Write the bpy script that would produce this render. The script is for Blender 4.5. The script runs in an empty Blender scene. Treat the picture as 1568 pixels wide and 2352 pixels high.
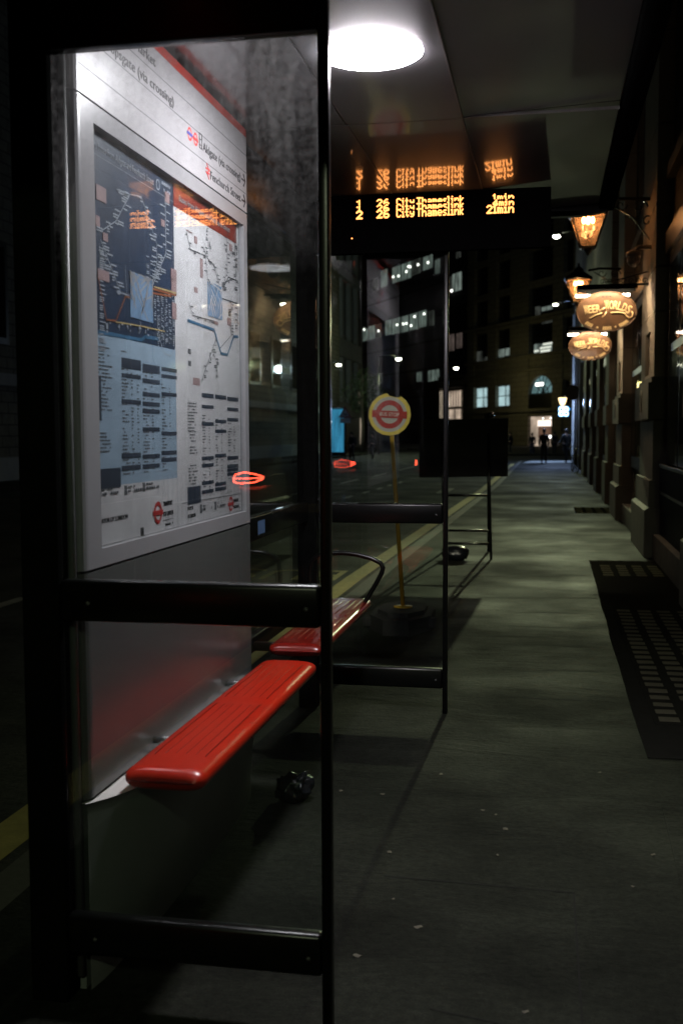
import bpy, bmesh, math, random
from mathutils import Matrix, Vector, noise as mnoise
random.seed(7)
R = math.radians
S = bpy.context.scene
COL = S.collection

# ------------------------------------------------------------------ camera
EYE = 1.55
FPX = 2461.7                     # focal length for a 2352 px high frame
yaw, pit, rol = R(-10.917), R(-4.176), R(-0.227)
FW = Vector((math.sin(yaw)*math.cos(pit), math.cos(yaw)*math.cos(pit), math.sin(pit)))
R0 = Vector((math.cos(yaw), -math.sin(yaw), 0)); U0 = R0.cross(FW)
RT = math.cos(rol)*R0 + math.sin(rol)*U0; UP = RT.cross(FW)
CAM = Vector((0, 0, EYE))
cd = bpy.data.cameras.new('camera'); cam = bpy.data.objects.new('camera', cd); COL.objects.link(cam)
cam.matrix_world = Matrix(((RT.x, UP.x, -FW.x, 0), (RT.y, UP.y, -FW.y, 0), (RT.z, UP.z, -FW.z, EYE), (0, 0, 0, 1)))
cd.sensor_fit = 'VERTICAL'; cd.sensor_height = 36; cd.sensor_width = 24; cd.lens = 36*FPX/2352
cd.clip_start = 0.05; cd.clip_end = 1500
cd.dof.use_dof = True; cd.dof.focus_distance = 4.6; cd.dof.aperture_fstop = 3.6
S.camera = cam

def ray(px, py): return FW + RT*((px-784)/FPX) - UP*((py-1176)/FPX)
def on(px, py, ax, val):
    d = ray(px, py); i = 'XYZ'.index(ax); t = (val-CAM[i])/d[i]; return CAM + d*t
def onplane(px, py, P0, n):
    d = ray(px, py); t = (P0-CAM).dot(n)/d.dot(n); return CAM + d*t

# ------------------------------------------------------------------ materials
def newmat(name):
    m = bpy.data.materials.new(name); m.use_nodes = True
    nt = m.node_tree; nt.nodes.clear()
    out = nt.nodes.new('ShaderNodeOutputMaterial'); return m, nt, out
def N(nt, t, **kw):
    n = nt.nodes.new(t)
    for k, v in kw.items():
        if k in n.inputs: n.inputs[k].default_value = v
        else: setattr(n, k, v)
    return n
def rgb(c): return (c[0], c[1], c[2], 1)
def mat(name, c, rough=.5, metal=0, var=.25, scale=8, detail=4, bump=0, bscale=None, coat=0, spec=.5, c2=None, stretch=(1,1,1), rvar=0.0):
    m, nt, out = newmat(name)
    b = N(nt, 'ShaderNodeBsdfPrincipled'); b.inputs['Roughness'].default_value = rough; b.inputs['Metallic'].default_value = metal
    b.inputs['Coat Weight'].default_value = coat; b.inputs['Coat Roughness'].default_value = .065 if coat==1.0 else .08
    if coat==1.0: b.inputs['Coat IOR'].default_value = 1.75; b.inputs['Specular IOR Level'].default_value = spec
    tc = N(nt, 'ShaderNodeTexCoord'); mp = N(nt, 'ShaderNodeMapping'); mp.inputs['Scale'].default_value = stretch
    nt.links.new(tc.outputs['Object'], mp.inputs['Vector'])
    nz = N(nt, 'ShaderNodeTexNoise', Scale=scale, Detail=detail, Roughness=.65); nt.links.new(mp.outputs[0], nz.inputs['Vector'])
    cr = N(nt, 'ShaderNodeValToRGB'); e = cr.color_ramp.elements
    e[0].position = .3; e[1].position = .7
    a = c2 if c2 else tuple(x*(1-var) for x in c)
    e[0].color = rgb(a); e[1].color = rgb(c)
    nt.links.new(nz.outputs['Fac'], cr.inputs['Fac']); nt.links.new(cr.outputs['Color'], b.inputs['Base Color'])
    if rvar:
        mr = N(nt, 'ShaderNodeMapRange'); mr.inputs['To Min'].default_value = max(.02, rough-rvar); mr.inputs['To Max'].default_value = rough+rvar
        nt.links.new(nz.outputs['Fac'], mr.inputs['Value']); nt.links.new(mr.outputs['Result'], b.inputs['Roughness'])
    if bump:
        n2 = N(nt, 'ShaderNodeTexNoise', Scale=bscale or scale*6, Detail=5); nt.links.new(mp.outputs[0], n2.inputs['Vector'])
        bp = N(nt, 'ShaderNodeBump', Strength=bump, Distance=.01); nt.links.new(n2.outputs['Fac'], bp.inputs['Height']); nt.links.new(bp.outputs['Normal'], b.inputs['Normal'])
    nt.links.new(b.outputs[0], out.inputs['Surface'])
    return m
def emis(name, c, s):
    m, nt, out = newmat(name); e = N(nt, 'ShaderNodeEmission', Strength=s); e.inputs['Color'].default_value = rgb(c)
    nt.links.new(e.outputs[0], out.inputs['Surface']); return m
def emis_tex(name, c, s, scale=3, lo=.35, stretch=(1,1,1)):
    m, nt, out = newmat(name); e = N(nt, 'ShaderNodeEmission', Strength=s)
    tc = N(nt, 'ShaderNodeTexCoord'); mp = N(nt, 'ShaderNodeMapping'); mp.inputs['Scale'].default_value = stretch
    nz = N(nt, 'ShaderNodeTexNoise', Scale=scale, Detail=3); cr = N(nt, 'ShaderNodeValToRGB')
    cr.color_ramp.elements[0].position = .35; cr.color_ramp.elements[1].position = .65
    cr.color_ramp.elements[0].color = rgb(tuple(x*lo for x in c)); cr.color_ramp.elements[1].color = rgb(c)
    nt.links.new(tc.outputs['Object'], mp.inputs['Vector']); nt.links.new(mp.outputs[0], nz.inputs['Vector'])
    nt.links.new(nz.outputs['Fac'], cr.inputs['Fac']); nt.links.new(cr.outputs['Color'], e.inputs['Color'])
    nt.links.new(e.outputs[0], out.inputs['Surface']); return m
def glass(name, tint=(.93,.96,.95), dirt=0.0, f0=.055):
    """see-through pane: clear transmission, Schlick mirror reflection on both faces, optional film of dust"""
    m, nt, out = newmat(name)
    g = N(nt, 'ShaderNodeNewGeometry'); dt = N(nt, 'ShaderNodeVectorMath', operation='DOT_PRODUCT')
    nt.links.new(g.outputs['Incoming'], dt.inputs[0]); nt.links.new(g.outputs['Normal'], dt.inputs[1])
    ab = N(nt, 'ShaderNodeMath', operation='ABSOLUTE'); nt.links.new(dt.outputs['Value'], ab.inputs[0])
    om = N(nt, 'ShaderNodeMath', operation='SUBTRACT'); om.inputs[0].default_value = 1; nt.links.new(ab.outputs[0], om.inputs[1])
    pw = N(nt, 'ShaderNodeMath', operation='POWER'); pw.inputs[1].default_value = 5; nt.links.new(om.outputs[0], pw.inputs[0])
    ma = N(nt, 'ShaderNodeMath', operation='MULTIPLY_ADD'); ma.inputs[1].default_value = 1-f0; ma.inputs[2].default_value = f0; nt.links.new(pw.outputs[0], ma.inputs[0])
    tr = N(nt, 'ShaderNodeBsdfTransparent'); tr.inputs['Color'].default_value = rgb(tint)
    gl = N(nt, 'ShaderNodeBsdfGlossy', Roughness=0.0); gl.inputs['Color'].default_value = (1,1,1,1)
    mx = N(nt, 'ShaderNodeMixShader'); nt.links.new(ma.outputs[0], mx.inputs['Fac']); nt.links.new(tr.outputs[0], mx.inputs[1]); nt.links.new(gl.outputs[0], mx.inputs[2])
    last = mx.outputs[0]
    if dirt:
        tc = N(nt, 'ShaderNodeTexCoord')
        mp = N(nt, 'ShaderNodeMapping'); mp.inputs['Scale'].default_value = (14, 14, 2.2); nt.links.new(tc.outputs['Object'], mp.inputs['Vector'])
        n1 = N(nt, 'ShaderNodeTexNoise', Scale=1.6, Detail=7, Roughness=.7); nt.links.new(mp.outputs[0], n1.inputs['Vector'])
        n2 = N(nt, 'ShaderNodeTexNoise', Scale=55, Detail=4, Roughness=.8); nt.links.new(tc.outputs['Object'], n2.inputs['Vector'])
        sx = N(nt, 'ShaderNodeSeparateXYZ'); nt.links.new(tc.outputs['Object'], sx.inputs[0])
        hr = N(nt, 'ShaderNodeMapRange'); hr.inputs['From Min'].default_value = 1.95; hr.inputs['From Max'].default_value = 2.45; hr.inputs['To Min'].default_value = .02; hr.inputs['To Max'].default_value = 1.0
        nt.links.new(sx.outputs['Z'], hr.inputs['Value'])
        p1 = N(nt, 'ShaderNodeMath', operation='MULTIPLY'); nt.links.new(n1.outputs['Fac'], p1.inputs[0]); nt.links.new(n2.outputs['Fac'], p1.inputs[1])
        mr = N(nt, 'ShaderNodeMapRange'); mr.inputs['From Min'].default_value = .16; mr.inputs['From Max'].default_value = .42; mr.inputs['To Max'].default_value = dirt
        nt.links.new(p1.outputs[0], mr.inputs['Value'])
        p2 = N(nt, 'ShaderNodeMath', operation='MULTIPLY'); nt.links.new(mr.outputs['Result'], p2.inputs[0]); nt.links.new(hr.outputs['Result'], p2.inputs[1])
        df = N(nt, 'ShaderNodeBsdfDiffuse'); df.inputs['Color'].default_value = (.6,.6,.58,1)
        tl = N(nt, 'ShaderNodeBsdfTranslucent'); tl.inputs['Color'].default_value = (.6,.6,.58,1)
        m1 = N(nt, 'ShaderNodeMixShader', Fac=.6); nt.links.new(df.outputs[0], m1.inputs[1]); nt.links.new(tl.outputs[0], m1.inputs[2])
        m2 = N(nt, 'ShaderNodeMixShader'); nt.links.new(p2.outputs[0], m2.inputs['Fac']); nt.links.new(last, m2.inputs[1]); nt.links.new(m1.outputs[0], m2.inputs[2])
        last = m2.outputs[0]
    nt.links.new(last, out.inputs['Surface']); return m
def stone(name, c, mortar, bw=1.1, bh=.42, rough=.85, axis='YZ', msize=.012, bump=.4):
    m, nt, out = newmat(name)
    b = N(nt, 'ShaderNodeBsdfPrincipled', Roughness=rough)
    tc = N(nt, 'ShaderNodeTexCoord'); sp = N(nt, 'ShaderNodeSeparateXYZ'); cb = N(nt, 'ShaderNodeCombineXYZ')
    nt.links.new(tc.outputs['Object'], sp.inputs[0])
    ad = N(nt, 'ShaderNodeMath', operation='ADD'); nt.links.new(sp.outputs['X'], ad.inputs[0]); nt.links.new(sp.outputs['Y'], ad.inputs[1])
    nt.links.new(ad.outputs[0], cb.inputs['X']); nt.links.new(sp.outputs['Z'], cb.inputs['Y'])
    br = N(nt, 'ShaderNodeTexBrick', Scale=1.0); br.inputs['Brick Width'].default_value = bw; br.inputs['Row Height'].default_value = bh; br.inputs['Mortar Size'].default_value = msize
    br.inputs['Color1'].default_value = rgb(c); br.inputs['Color2'].default_value = rgb(tuple(x*.82 for x in c)); br.inputs['Mortar'].default_value = rgb(mortar)
    nt.links.new(cb.outputs[0], br.inputs['Vector'])
    nz = N(nt, 'ShaderNodeTexNoise', Scale=2.3, Detail=8, Roughness=.7); nt.links.new(tc.outputs['Object'], nz.inputs['Vector'])
    mr = N(nt, 'ShaderNodeMapRange'); mr.inputs['From Min'].default_value = .3; mr.inputs['From Max'].default_value = .7; mr.inputs['To Min'].default_value = .55; mr.inputs['To Max'].default_value = 1.1
    nt.links.new(nz.outputs['Fac'], mr.inputs['Value'])
    mu = N(nt, 'ShaderNodeMix', data_type='RGBA', blend_type='MULTIPLY'); mu.inputs[0].default_value = 1
    nt.links.new(br.outputs['Color'], mu.inputs[6]); nt.links.new(mr.outputs['Result'], mu.inputs[7]); nt.links.new(mu.outputs[2], b.inputs['Base Color'])
    bp = N(nt, 'ShaderNodeBump', Strength=bump, Distance=.02); nt.links.new(br.outputs['Fac'], bp.inputs['Height']); bp.invert = True; nt.links.new(bp.outputs['Normal'], b.inputs['Normal'])
    nt.links.new(b.outputs[0], out.inputs['Surface']); return m
def pavement_mat(name, c, wave=True):
    m, nt, out = newmat(name); b = N(nt, 'ShaderNodeBsdfPrincipled', Roughness=.8); b.inputs['Specular IOR Level'].default_value = .10
    tc = N(nt, 'ShaderNodeTexCoord')
    mp = N(nt, 'ShaderNodeMapping'); mp.inputs['Scale'].default_value = (.75, 1.6, 1); mp.inputs['Rotation'].default_value = (0,0,R(4)); nt.links.new(tc.outputs['Object'], mp.inputs['Vector'])
    n1 = N(nt, 'ShaderNodeTexNoise', Scale=1.4, Detail=5, Roughness=.6, Distortion=.6); nt.links.new(mp.outputs[0], n1.inputs['Vector'])
    n2 = N(nt, 'ShaderNodeTexNoise', Scale=.7, Detail=6, Roughness=.6); nt.links.new(tc.outputs['Object'], n2.inputs['Vector'])
    n3 = N(nt, 'ShaderNodeTexNoise', Scale=170, Detail=3, Roughness=.8); nt.links.new(tc.outputs['Object'], n3.inputs['Vector'])
    n4 = N(nt, 'ShaderNodeTexNoise', Scale=34, Detail=7, Roughness=.75); nt.links.new(tc.outputs['Object'], n4.inputs['Vector'])
    def rng(n, lo, hi, a=.3, bb=.7):
        q = N(nt, 'ShaderNodeMapRange'); q.inputs['From Min'].default_value = a; q.inputs['From Max'].default_value = bb; q.inputs['To Min'].default_value = lo; q.inputs['To Max'].default_value = hi
        nt.links.new(n.outputs['Fac'], q.inputs['Value']); return q.outputs['Result']
    def mul(a, bb):
        q = N(nt, 'ShaderNodeMath', operation='MULTIPLY'); nt.links.new(a, q.inputs[0]); nt.links.new(bb, q.inputs[1]); return q.outputs[0]
    f = mul(mul(rng(n1, .84, 1.06, .30, .52), rng(n2, .4, 1.35, .35, .65)), mul(rng(n3, .45, 1.55), rng(n4, .55, 1.4, .36, .64)))
    mu = N(nt, 'ShaderNodeMix', data_type='RGBA', blend_type='MULTIPLY'); mu.inputs[0].default_value = 1; mu.inputs[6].default_value = rgb(c)
    nt.links.new(f, mu.inputs[7]); nt.links.new(mu.outputs[2], b.inputs['Base Color'])
    nt.links.new(rng(n2, .9, .6), b.inputs['Roughness'])
    ad = N(nt, 'ShaderNodeMath', operation='MULTIPLY_ADD'); ad.inputs[1].default_value = .22; nt.links.new(n4.outputs['Fac'], ad.inputs[0]); nt.links.new(n1.outputs['Fac'], ad.inputs[2])
    bp = N(nt, 'ShaderNodeBump', Strength=.6, Distance=.035); nt.links.new(ad.outputs[0], bp.inputs['Height']); nt.links.new(bp.outputs['Normal'], b.inputs['Normal'])
    nt.links.new(b.outputs[0], out.inputs['Surface']); return m

M = {}
M['black'] = mat('black_paint', (.004,.0044,.004), .30, var=.4, scale=20, bump=.02, spec=.12)
def matt(name, c):
    m, nt, out = newmat(name); d = N(nt, 'ShaderNodeBsdfDiffuse'); tc = N(nt, 'ShaderNodeTexCoord'); nz = N(nt, 'ShaderNodeTexNoise', Scale=14, Detail=5)
    cr = N(nt, 'ShaderNodeValToRGB'); cr.color_ramp.elements[0].color = rgb(tuple(x*.6 for x in c)); cr.color_ramp.elements[1].color = rgb(c)
    nt.links.new(tc.outputs['Object'], nz.inputs['Vector']); nt.links.new(nz.outputs['Fac'], cr.inputs['Fac']); nt.links.new(cr.outputs['Color'], d.inputs['Color']); nt.links.new(d.outputs[0], out.inputs['Surface']); return m
M['blackmatt'] = matt('black_paint_matt', (.007,.0075,.007))
M['black2'] = matt('black_plastic', (.006,.006,.006))
M['rubber'] = mat('black_rubber', (.016,.016,.016), .85, bump=.2)
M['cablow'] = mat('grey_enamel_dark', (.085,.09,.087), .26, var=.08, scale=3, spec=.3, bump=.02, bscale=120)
M['cabbase'] = mat('grey_enamel_base_lit', (.22,.24,.225), .4, var=.15, scale=3, spec=.4)  # base grey lightened to carry the street light falling on it
M['ledge'] = mat('ledge_lit_white', (.72,.69,.66), .45, var=.12, scale=9)
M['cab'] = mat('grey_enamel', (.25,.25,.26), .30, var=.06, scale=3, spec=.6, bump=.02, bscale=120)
M['cabside'] = mat('silver_trim', (.10,.105,.10), .5, metal=.0, var=.2, scale=4, stretch=(8,8,1))
M['white'] = mat('sign_white', (.345,.335,.345), .35, var=.06, scale=5)
M['redstrip'] = mat('sign_red', (.40,.03,.018), .4, var=.1)
M['titlered'] = mat('title_red', (.27,.035,.02), .5, var=.12)
M['ink'] = mat('ink_black', (.02,.02,.025), .5)
M['inkgrey'] = mat('ink_grey', (.13,.135,.15), .6)
M['inkred'] = mat('ink_red', (.60,.05,.05), .5)
M['inkblue'] = mat('ink_blue', (.07,.08,.35), .5)
M['inknavy'] = mat('ink_navy', (.022,.042,.085), .5, var=.3, scale=6)
M['inkbar'] = mat('ink_slate', (.05,.065,.095), .5, var=.3, scale=6)
M['paper'] = mat('paper_white', (.70,.685,.70), .5, var=.14, scale=5, c2=(.56,.55,.56))
M['paperblue'] = mat('paper_pale_blue', (.36,.48,.60), .5, var=.2, scale=4)
M['mapblue'] = mat('map_blue', (.22,.36,.55), .5, var=.3, scale=14)
M['river'] = mat('map_river', (.06,.17,.30), .5)
M['inkorange'] = mat('map_orange', (.34,.12,.06), .5)
M['inkpink'] = mat('map_pink', (.40,.27,.27), .5)
M['inksand'] = mat('map_sand', (.55,.42,.2), .5)
M['inklight'] = mat('map_line_pale', (.40,.44,.50), .5)
M['ceil'] = mat('ceiling_panel', (.17,.165,.175), .35, var=.12, scale=2.5, spec=.5, coat=1.0)
M['ceildark'] = mat('ceiling_panel_dark', (.10,.10,.10), .18, var=.15, scale=2.5, spec=.9, coat=.5, rvar=.05)  # darker and shinier than the main ceiling panel
M['seam'] = mat('seal_strip', (.20,.19,.18), .35, var=.3, scale=9)
M['glass'] = glass('pane_glass', dirt=.012, f0=.075)
M['glassf'] = glass('pane_glass_far', dirt=.006, f0=.045)
M['glassd'] = glass('pane_glass_dirty', dirt=.13)
M['glassc'] = glass('cover_glass', tint=(.96,.97,.97), dirt=.03)
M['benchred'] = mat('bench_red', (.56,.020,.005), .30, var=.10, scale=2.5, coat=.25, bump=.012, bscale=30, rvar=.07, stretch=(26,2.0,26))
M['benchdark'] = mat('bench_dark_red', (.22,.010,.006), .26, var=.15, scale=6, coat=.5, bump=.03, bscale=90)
M['benchrib'] = mat('bench_red_groove', (.27,.009,.003), .4, var=.1)
M['steel'] = mat('bright_steel', (.62,.62,.64), .25, metal=.9, var=.1)
M['lamp'] = emis('lamp_diffuser', (1.0,.935,1.0), 165)
M['lamprim'] = mat('lamp_rim', (.75,.73,.75), .4)
M['led'] = emis('led_amber', (1.0,.34,.085), 3.6)
M['pave'] = pavement_mat('pavement_asphalt', (.0145,.0165,.0118))
M['pave2'] = matt('pavement_dark_asphalt_shade', (.021,.0215,.0175))
M['road'] = pavement_mat('road_asphalt', (.046,.047,.043))
M['kerb'] = mat('kerb_granite', (.10,.10,.085), .7, var=.35, scale=30, bump=.2)
M['yellowline'] = mat('road_paint_yellow', (.50,.42,.13), .6, var=.35, scale=9, bump=.2)
M['whiteline'] = mat('road_paint_white', (.38,.38,.34), .6, var=.5, scale=6)
M['ironmatt'] = matt('cast_iron', (.020,.0205,.0165))
M['lens'] = matt('pavement_lens', (.105,.102,.07))
M['stoneR'] = stone('pale_stone', (.16,.15,.11), (.08,.07,.05), bw=1.4, bh=.55, msize=.014)
M['stoneP'] = mat('pilaster_stone', (.16,.145,.105), .75, var=.3, scale=3, bump=.15)
M['stoneL'] = stone('weathered_stone', (.22,.21,.16), (.03,.03,.025), bw=.9, bh=.38, msize=.02)
M['stoneE'] = stone('buff_stone', (.22,.205,.16), (.08,.07,.055), bw=2.4, bh=.6, msize=.03)
M['stoneD'] = mat('dark_cladding', (.05,.052,.055), .5, var=.35, scale=.6)
M['paleP'] = mat('pale_render', (.40,.42,.42), .8, var=.25, scale=1.2)
M['shaft'] = mat('warm_stone', (.36,.30,.21), .75, var=.25, scale=3, bump=.15)  # pilaster stone made lighter to carry the sign lamps' light
M['join'] = mat('black_joinery', (.012,.012,.011), .3, var=.3)
M['darkglass'] = mat('dark_window', (.010,.012,.014), .06, var=.2, spec=.6)
M['gold'] = mat('gilt_lettering', (.85,.64,.32), .4, metal=.0, var=.2, scale=20)
M['signface'] = mat('sign_timber', (.12,.062,.026), .45, var=.45, scale=6, c2=(.05,.024,.010), coat=.2)
M['tubeL'] = emis('tube_warm', (1.0,.80,.66), 34)
M['tubeF'] = emis('tube_warm_bright', (1.0,.74,.50), 250)
M['bulb'] = emis('bulb_amber', (1.0,.50,.19), 45)
M['orange'] = mat('lantern_orange', (.5,.2,.05), .5)
def amber():
    m, nt, out = newmat('amber_glass'); t = N(nt, 'ShaderNodeBsdfTransparent'); t.inputs['Color'].default_value = (1,.86,.72,1)
    l = N(nt, 'ShaderNodeBsdfTranslucent'); l.inputs['Color'].default_value = (.95,.62,.38,1)
    g = N(nt, 'ShaderNodeBsdfGlossy', Roughness=.05)
    a = N(nt, 'ShaderNodeMixShader', Fac=.26); nt.links.new(t.outputs[0], a.inputs[1]); nt.links.new(l.outputs[0], a.inputs[2])
    b = N(nt, 'ShaderNodeMixShader', Fac=.05); nt.links.new(a.outputs[0], b.inputs[1]); nt.links.new(g.outputs[0], b.inputs[2])
    nt.links.new(b.outputs[0], out.inputs['Surface']); return m
M['amber'] = amber()
M['yellow'] = mat('sign_yellow', (.55,.42,.07), .45, var=.15, scale=8)
M['poleyellow'] = mat('pole_yellow', (.55,.33,.02), .4, var=.2, scale=8)
M['joint'] = mat('joint_dirt_and_shade', (.004,.004,.0035), 1.0, var=.4, scale=30)
M['bag'] = mat('bin_bag', (.010,.012,.015), .25, var=.3, bump=.3, bscale=60)
M['leafpale'] = mat('fallen_leaf_pale', (.10,.092,.06), .7, var=.3, scale=30)
M['signred'] = mat('road_sign_red', (.32,.016,.012), .4)
M['signwhite'] = mat('road_sign_white', (.6,.6,.6), .4)
M['skin'] = mat('skin', (.45,.27,.20), .6, var=.1)
M['clothdark'] = mat('dark_cloth', (.018,.019,.02), .9, var=.3, scale=20)
M['clothblue'] = mat('navy_cloth', (.02,.035,.08), .9, var=.3, scale=20)
M['clothbrown'] = mat('brown_cloth', (.05,.035,.028), .9, var=.3, scale=20)
M['hair'] = mat('dark_hair', (.012,.009,.008), .6)
M['shoewhite'] = mat('white_trainer', (.6,.6,.6), .6)
M['carpaint'] = mat('car_paint', (.02,.022,.026), .25, coat=.8)
M['tyre'] = mat('tyre', (.015,.015,.015), .9)
M['tail'] = emis('tail_lamp_red', (1.0,.075,.035), 34)
M['teal'] = emis_tex('panel_blue_light', (.05,.30,.52), .95, scale=1.2, lo=.45, stretch=(6,6,.5))
M['neon'] = emis('neon_blue', (.03,.32,1.0), 2.2)
M['neonw'] = emis('neon_pale', (.55,.85,1.0), 5)
M['globe'] = emis('lantern_globe', (1.0,.72,.36), 3.2)
M['street'] = emis('street_lamp_glow', (1.0,.98,.80), 30)
M['winW'] = emis_tex('window_warm', (.95,.74,.56), .75, scale=.35, lo=.35)
M['winC'] = emis_tex('window_cool', (.55,.80,.82), .80, scale=.5, lo=.55)
M['winG'] = emis_tex('window_green_grey', (.42,.52,.46), .42, scale=.7, lo=.25, stretch=(2,2,.6))
M['winD'] = emis_tex('window_dim', (.40,.44,.38), .11, scale=.7, lo=.1)
M['winT'] = emis_tex('window_teal', (.33,.60,.62), .5, scale=.8, lo=.45)
M['winlamp'] = emis('window_ceiling_lamp', (1.0,1.0,.92), 4)
M['winlamp2'] = emis('window_strip_lamp', (.95,1.0,.86), .9)
M['brownwall'] = emis_tex('lit_hall_wall', (.30,.17,.11), .55, scale=.5, lo=.5)
M['bark'] = mat('bark', (.05,.04,.03), .9, bump=.4)
M['leaf'] = mat('leaf_green', (.045,.075,.03), .7, var=.5, scale=3)
M['sticker'] = mat('sticker_blue', (.12,.22,.42), .5)

# ------------------------------------------------------------------ mesh helpers
class MB:
    def __init__(s): s.v=[]; s.f=[]; s.m=[]; s.sm=[]
    def add(s, vs, fs, mi=0, smooth=False, T=None):
        k = len(s.v)
        s.v += [tuple(T @ Vector(p)) if T else tuple(p) for p in vs]
        for f in fs: s.f.append([i+k for i in f]); s.m.append(mi); s.sm.append(smooth)
        return s
    def box(s, x0, x1, y0, y1, z0, z1, mi=0, bev=0, T=None):
        if bev:
            bm = bmesh.new(); bmesh.ops.create_cube(bm, size=1)
            for v in bm.verts: v.co = ((x0+x1)/2+v.co.x*(x1-x0), (y0+y1)/2+v.co.y*(y1-y0), (z0+z1)/2+v.co.z*(z1-z0))
            bmesh.ops.bevel(bm, geom=bm.edges[:], offset=bev, segments=2, profile=.5, affect='EDGES')
            bm.verts.index_update(); s.add([v.co.copy() for v in bm.verts], [[v.index for v in f.verts] for f in bm.faces], mi, True, T); bm.free(); return s
        vs = [(x0,y0,z0),(x1,y0,z0),(x1,y1,z0),(x0,y1,z0),(x0,y0,z1),(x1,y0,z1),(x1,y1,z1),(x0,y1,z1)]
        return s.add(vs, [(0,3,2,1),(4,5,6,7),(0,1,5,4),(1,2,6,5),(2,3,7,6),(3,0,4,7)], mi, False, T)
    def prism(s, poly, a0, a1, axis='Z', mi=0, smooth=False, T=None):
        n = len(poly)
        def P(p, a): return {'Z':(p[0],p[1],a),'Y':(p[0],a,p[1]),'X':(a,p[0],p[1])}[axis]
        vs = [P(p,a0) for p in poly]+[P(p,a1) for p in poly]
        fs = [tuple(range(n))[::-1], tuple(range(n,2*n))]
        s.add(vs, fs, mi, False, T)
        return s.add(vs, [(i,(i+1)%n,n+(i+1)%n,n+i) for i in range(n)], mi, smooth, T)
    def tube(s, pts, r, n=8, closed=False, mi=0, T=None):
        pts = [Vector(p) for p in pts]; m = len(pts); vs=[]; fs=[]
        rr = r if isinstance(r,(list,tuple)) else [r]*m
        u = None
        for i,p in enumerate(pts):
            a = pts[(i-1)%m] if (closed or i>0) else p; b = pts[(i+1)%m] if (closed or i<m-1) else p
            t = (b-a).normalized()
            if u is None:
                u = t.cross(Vector((0,0,1)));
                if u.length<1e-3: u = t.cross(Vector((1,0,0)))
            u = (u - t*u.dot(t)).normalized(); w = t.cross(u)
            for k in range(n):
                an = 2*math.pi*k/n; vs.append(p+(u*math.cos(an)+w*math.sin(an))*rr[i])
        for i in range(m if closed else m-1):
            for k in range(n):
                a=i*n+k; b=i*n+(k+1)%n; c=((i+1)%m)*n+(k+1)%n; d=((i+1)%m)*n+k; fs.append((a,b,c,d))
        s.add(vs, fs, mi, True, T)
        if not closed: s.add(vs, [tuple(range(n))[::-1], tuple(range((m-1)*n,m*n))], mi, False, T)
        return s
    def lathe(s, prof, c=(0,0,0), n=24, mi=0, smooth=True, T=None, cap=True):
        vs=[]; fs=[]; m=len(prof)
        for r,z in prof:
            for k in range(n):
                a=2*math.pi*k/n; vs.append((c[0]+r*math.cos(a), c[1]+r*math.sin(a), c[2]+z))
        for i in range(m-1):
            for k in range(n): fs.append((i*n+k, i*n+(k+1)%n, (i+1)*n+(k+1)%n, (i+1)*n+k))
        s.add(vs, fs, mi, smooth, T)
        if cap: s.add(vs, [tuple(range(n))[::-1], tuple(range((m-1)*n,m*n))], mi, False, T)
        return s
    def ball(s, c, r, n=12, mi=0, T=None):
        r = r if isinstance(r,(tuple,list)) else (r,r,r); vs=[]; fs=[]; m=n//2
        for i in range(m+1):
            th=math.pi*i/m
            for k in range(n):
                a=2*math.pi*k/n; vs.append((c[0]+r[0]*math.sin(th)*math.cos(a), c[1]+r[1]*math.sin(th)*math.sin(a), c[2]+r[2]*math.cos(th)))
        for i in range(m):
            for k in range(n): fs.append((i*n+k,(i+1)*n+k,(i+1)*n+(k+1)%n,i*n+(k+1)%n))
        return s.add(vs, fs, mi, True, T)
    def quad(s, a, b, c, d, mi=0, T=None): return s.add([a,b,c,d], [(0,1,2,3)], mi, False, T)
    def build(s, name, mats, parent=None, local=False):
        me = bpy.data.meshes.new(name); me.from_pydata(s.v, [], s.f)
        if not isinstance(mats,(list,tuple)): mats=[mats]
        for m in mats: me.materials.append(m)
        me.polygons.foreach_set('material_index', s.m); me.polygons.foreach_set('use_smooth', s.sm); me.update()
        bm = bmesh.new(); bm.from_mesh(me); bmesh.ops.remove_doubles(bm, verts=bm.verts, dist=1e-5); bm.to_mesh(me); bm.free()
        o = bpy.data.objects.new(name, me); COL.objects.link(o)
        if parent is not None: attach(o, parent, local)
        else: WL[o.name] = Vector((0,0,0))
        return o
WL = {}
def attach(o, parent, local=False):
    o.parent = parent
    if local: WL[o.name] = Vector((0,0,0))
    else:
        o.location = -WL[parent.name]; WL[o.name] = Vector((0,0,0))
def tag(o, label, cat, group=None):
    o['label']=label; o['category']=cat
    if group: o['group']=group
    return o
def thing(name, label, cat, loc=(0,0,0), rotz=0, group=None):
    o = bpy.data.objects.new(name, None); COL.objects.link(o); o.location=loc; o.rotation_euler=(0,0,rotz); o.empty_display_size=.1
    WL[o.name]=Vector(loc); return tag(o,label,cat,group)
def struct(o): o['kind']='structure'; return o
def dup(root, loc, rotz=None, label=None):
    r = root.copy(); COL.objects.link(r); r.location=loc
    if rotz is not None: r.rotation_euler=(0,0,rotz)
    if label: r['label']=label
    for ch in list(root.children):
        c=ch.copy(); COL.objects.link(c); c.parent=r
        for g in list(ch.children):
            d=g.copy(); COL.objects.link(d); d.parent=c
    return r
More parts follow.
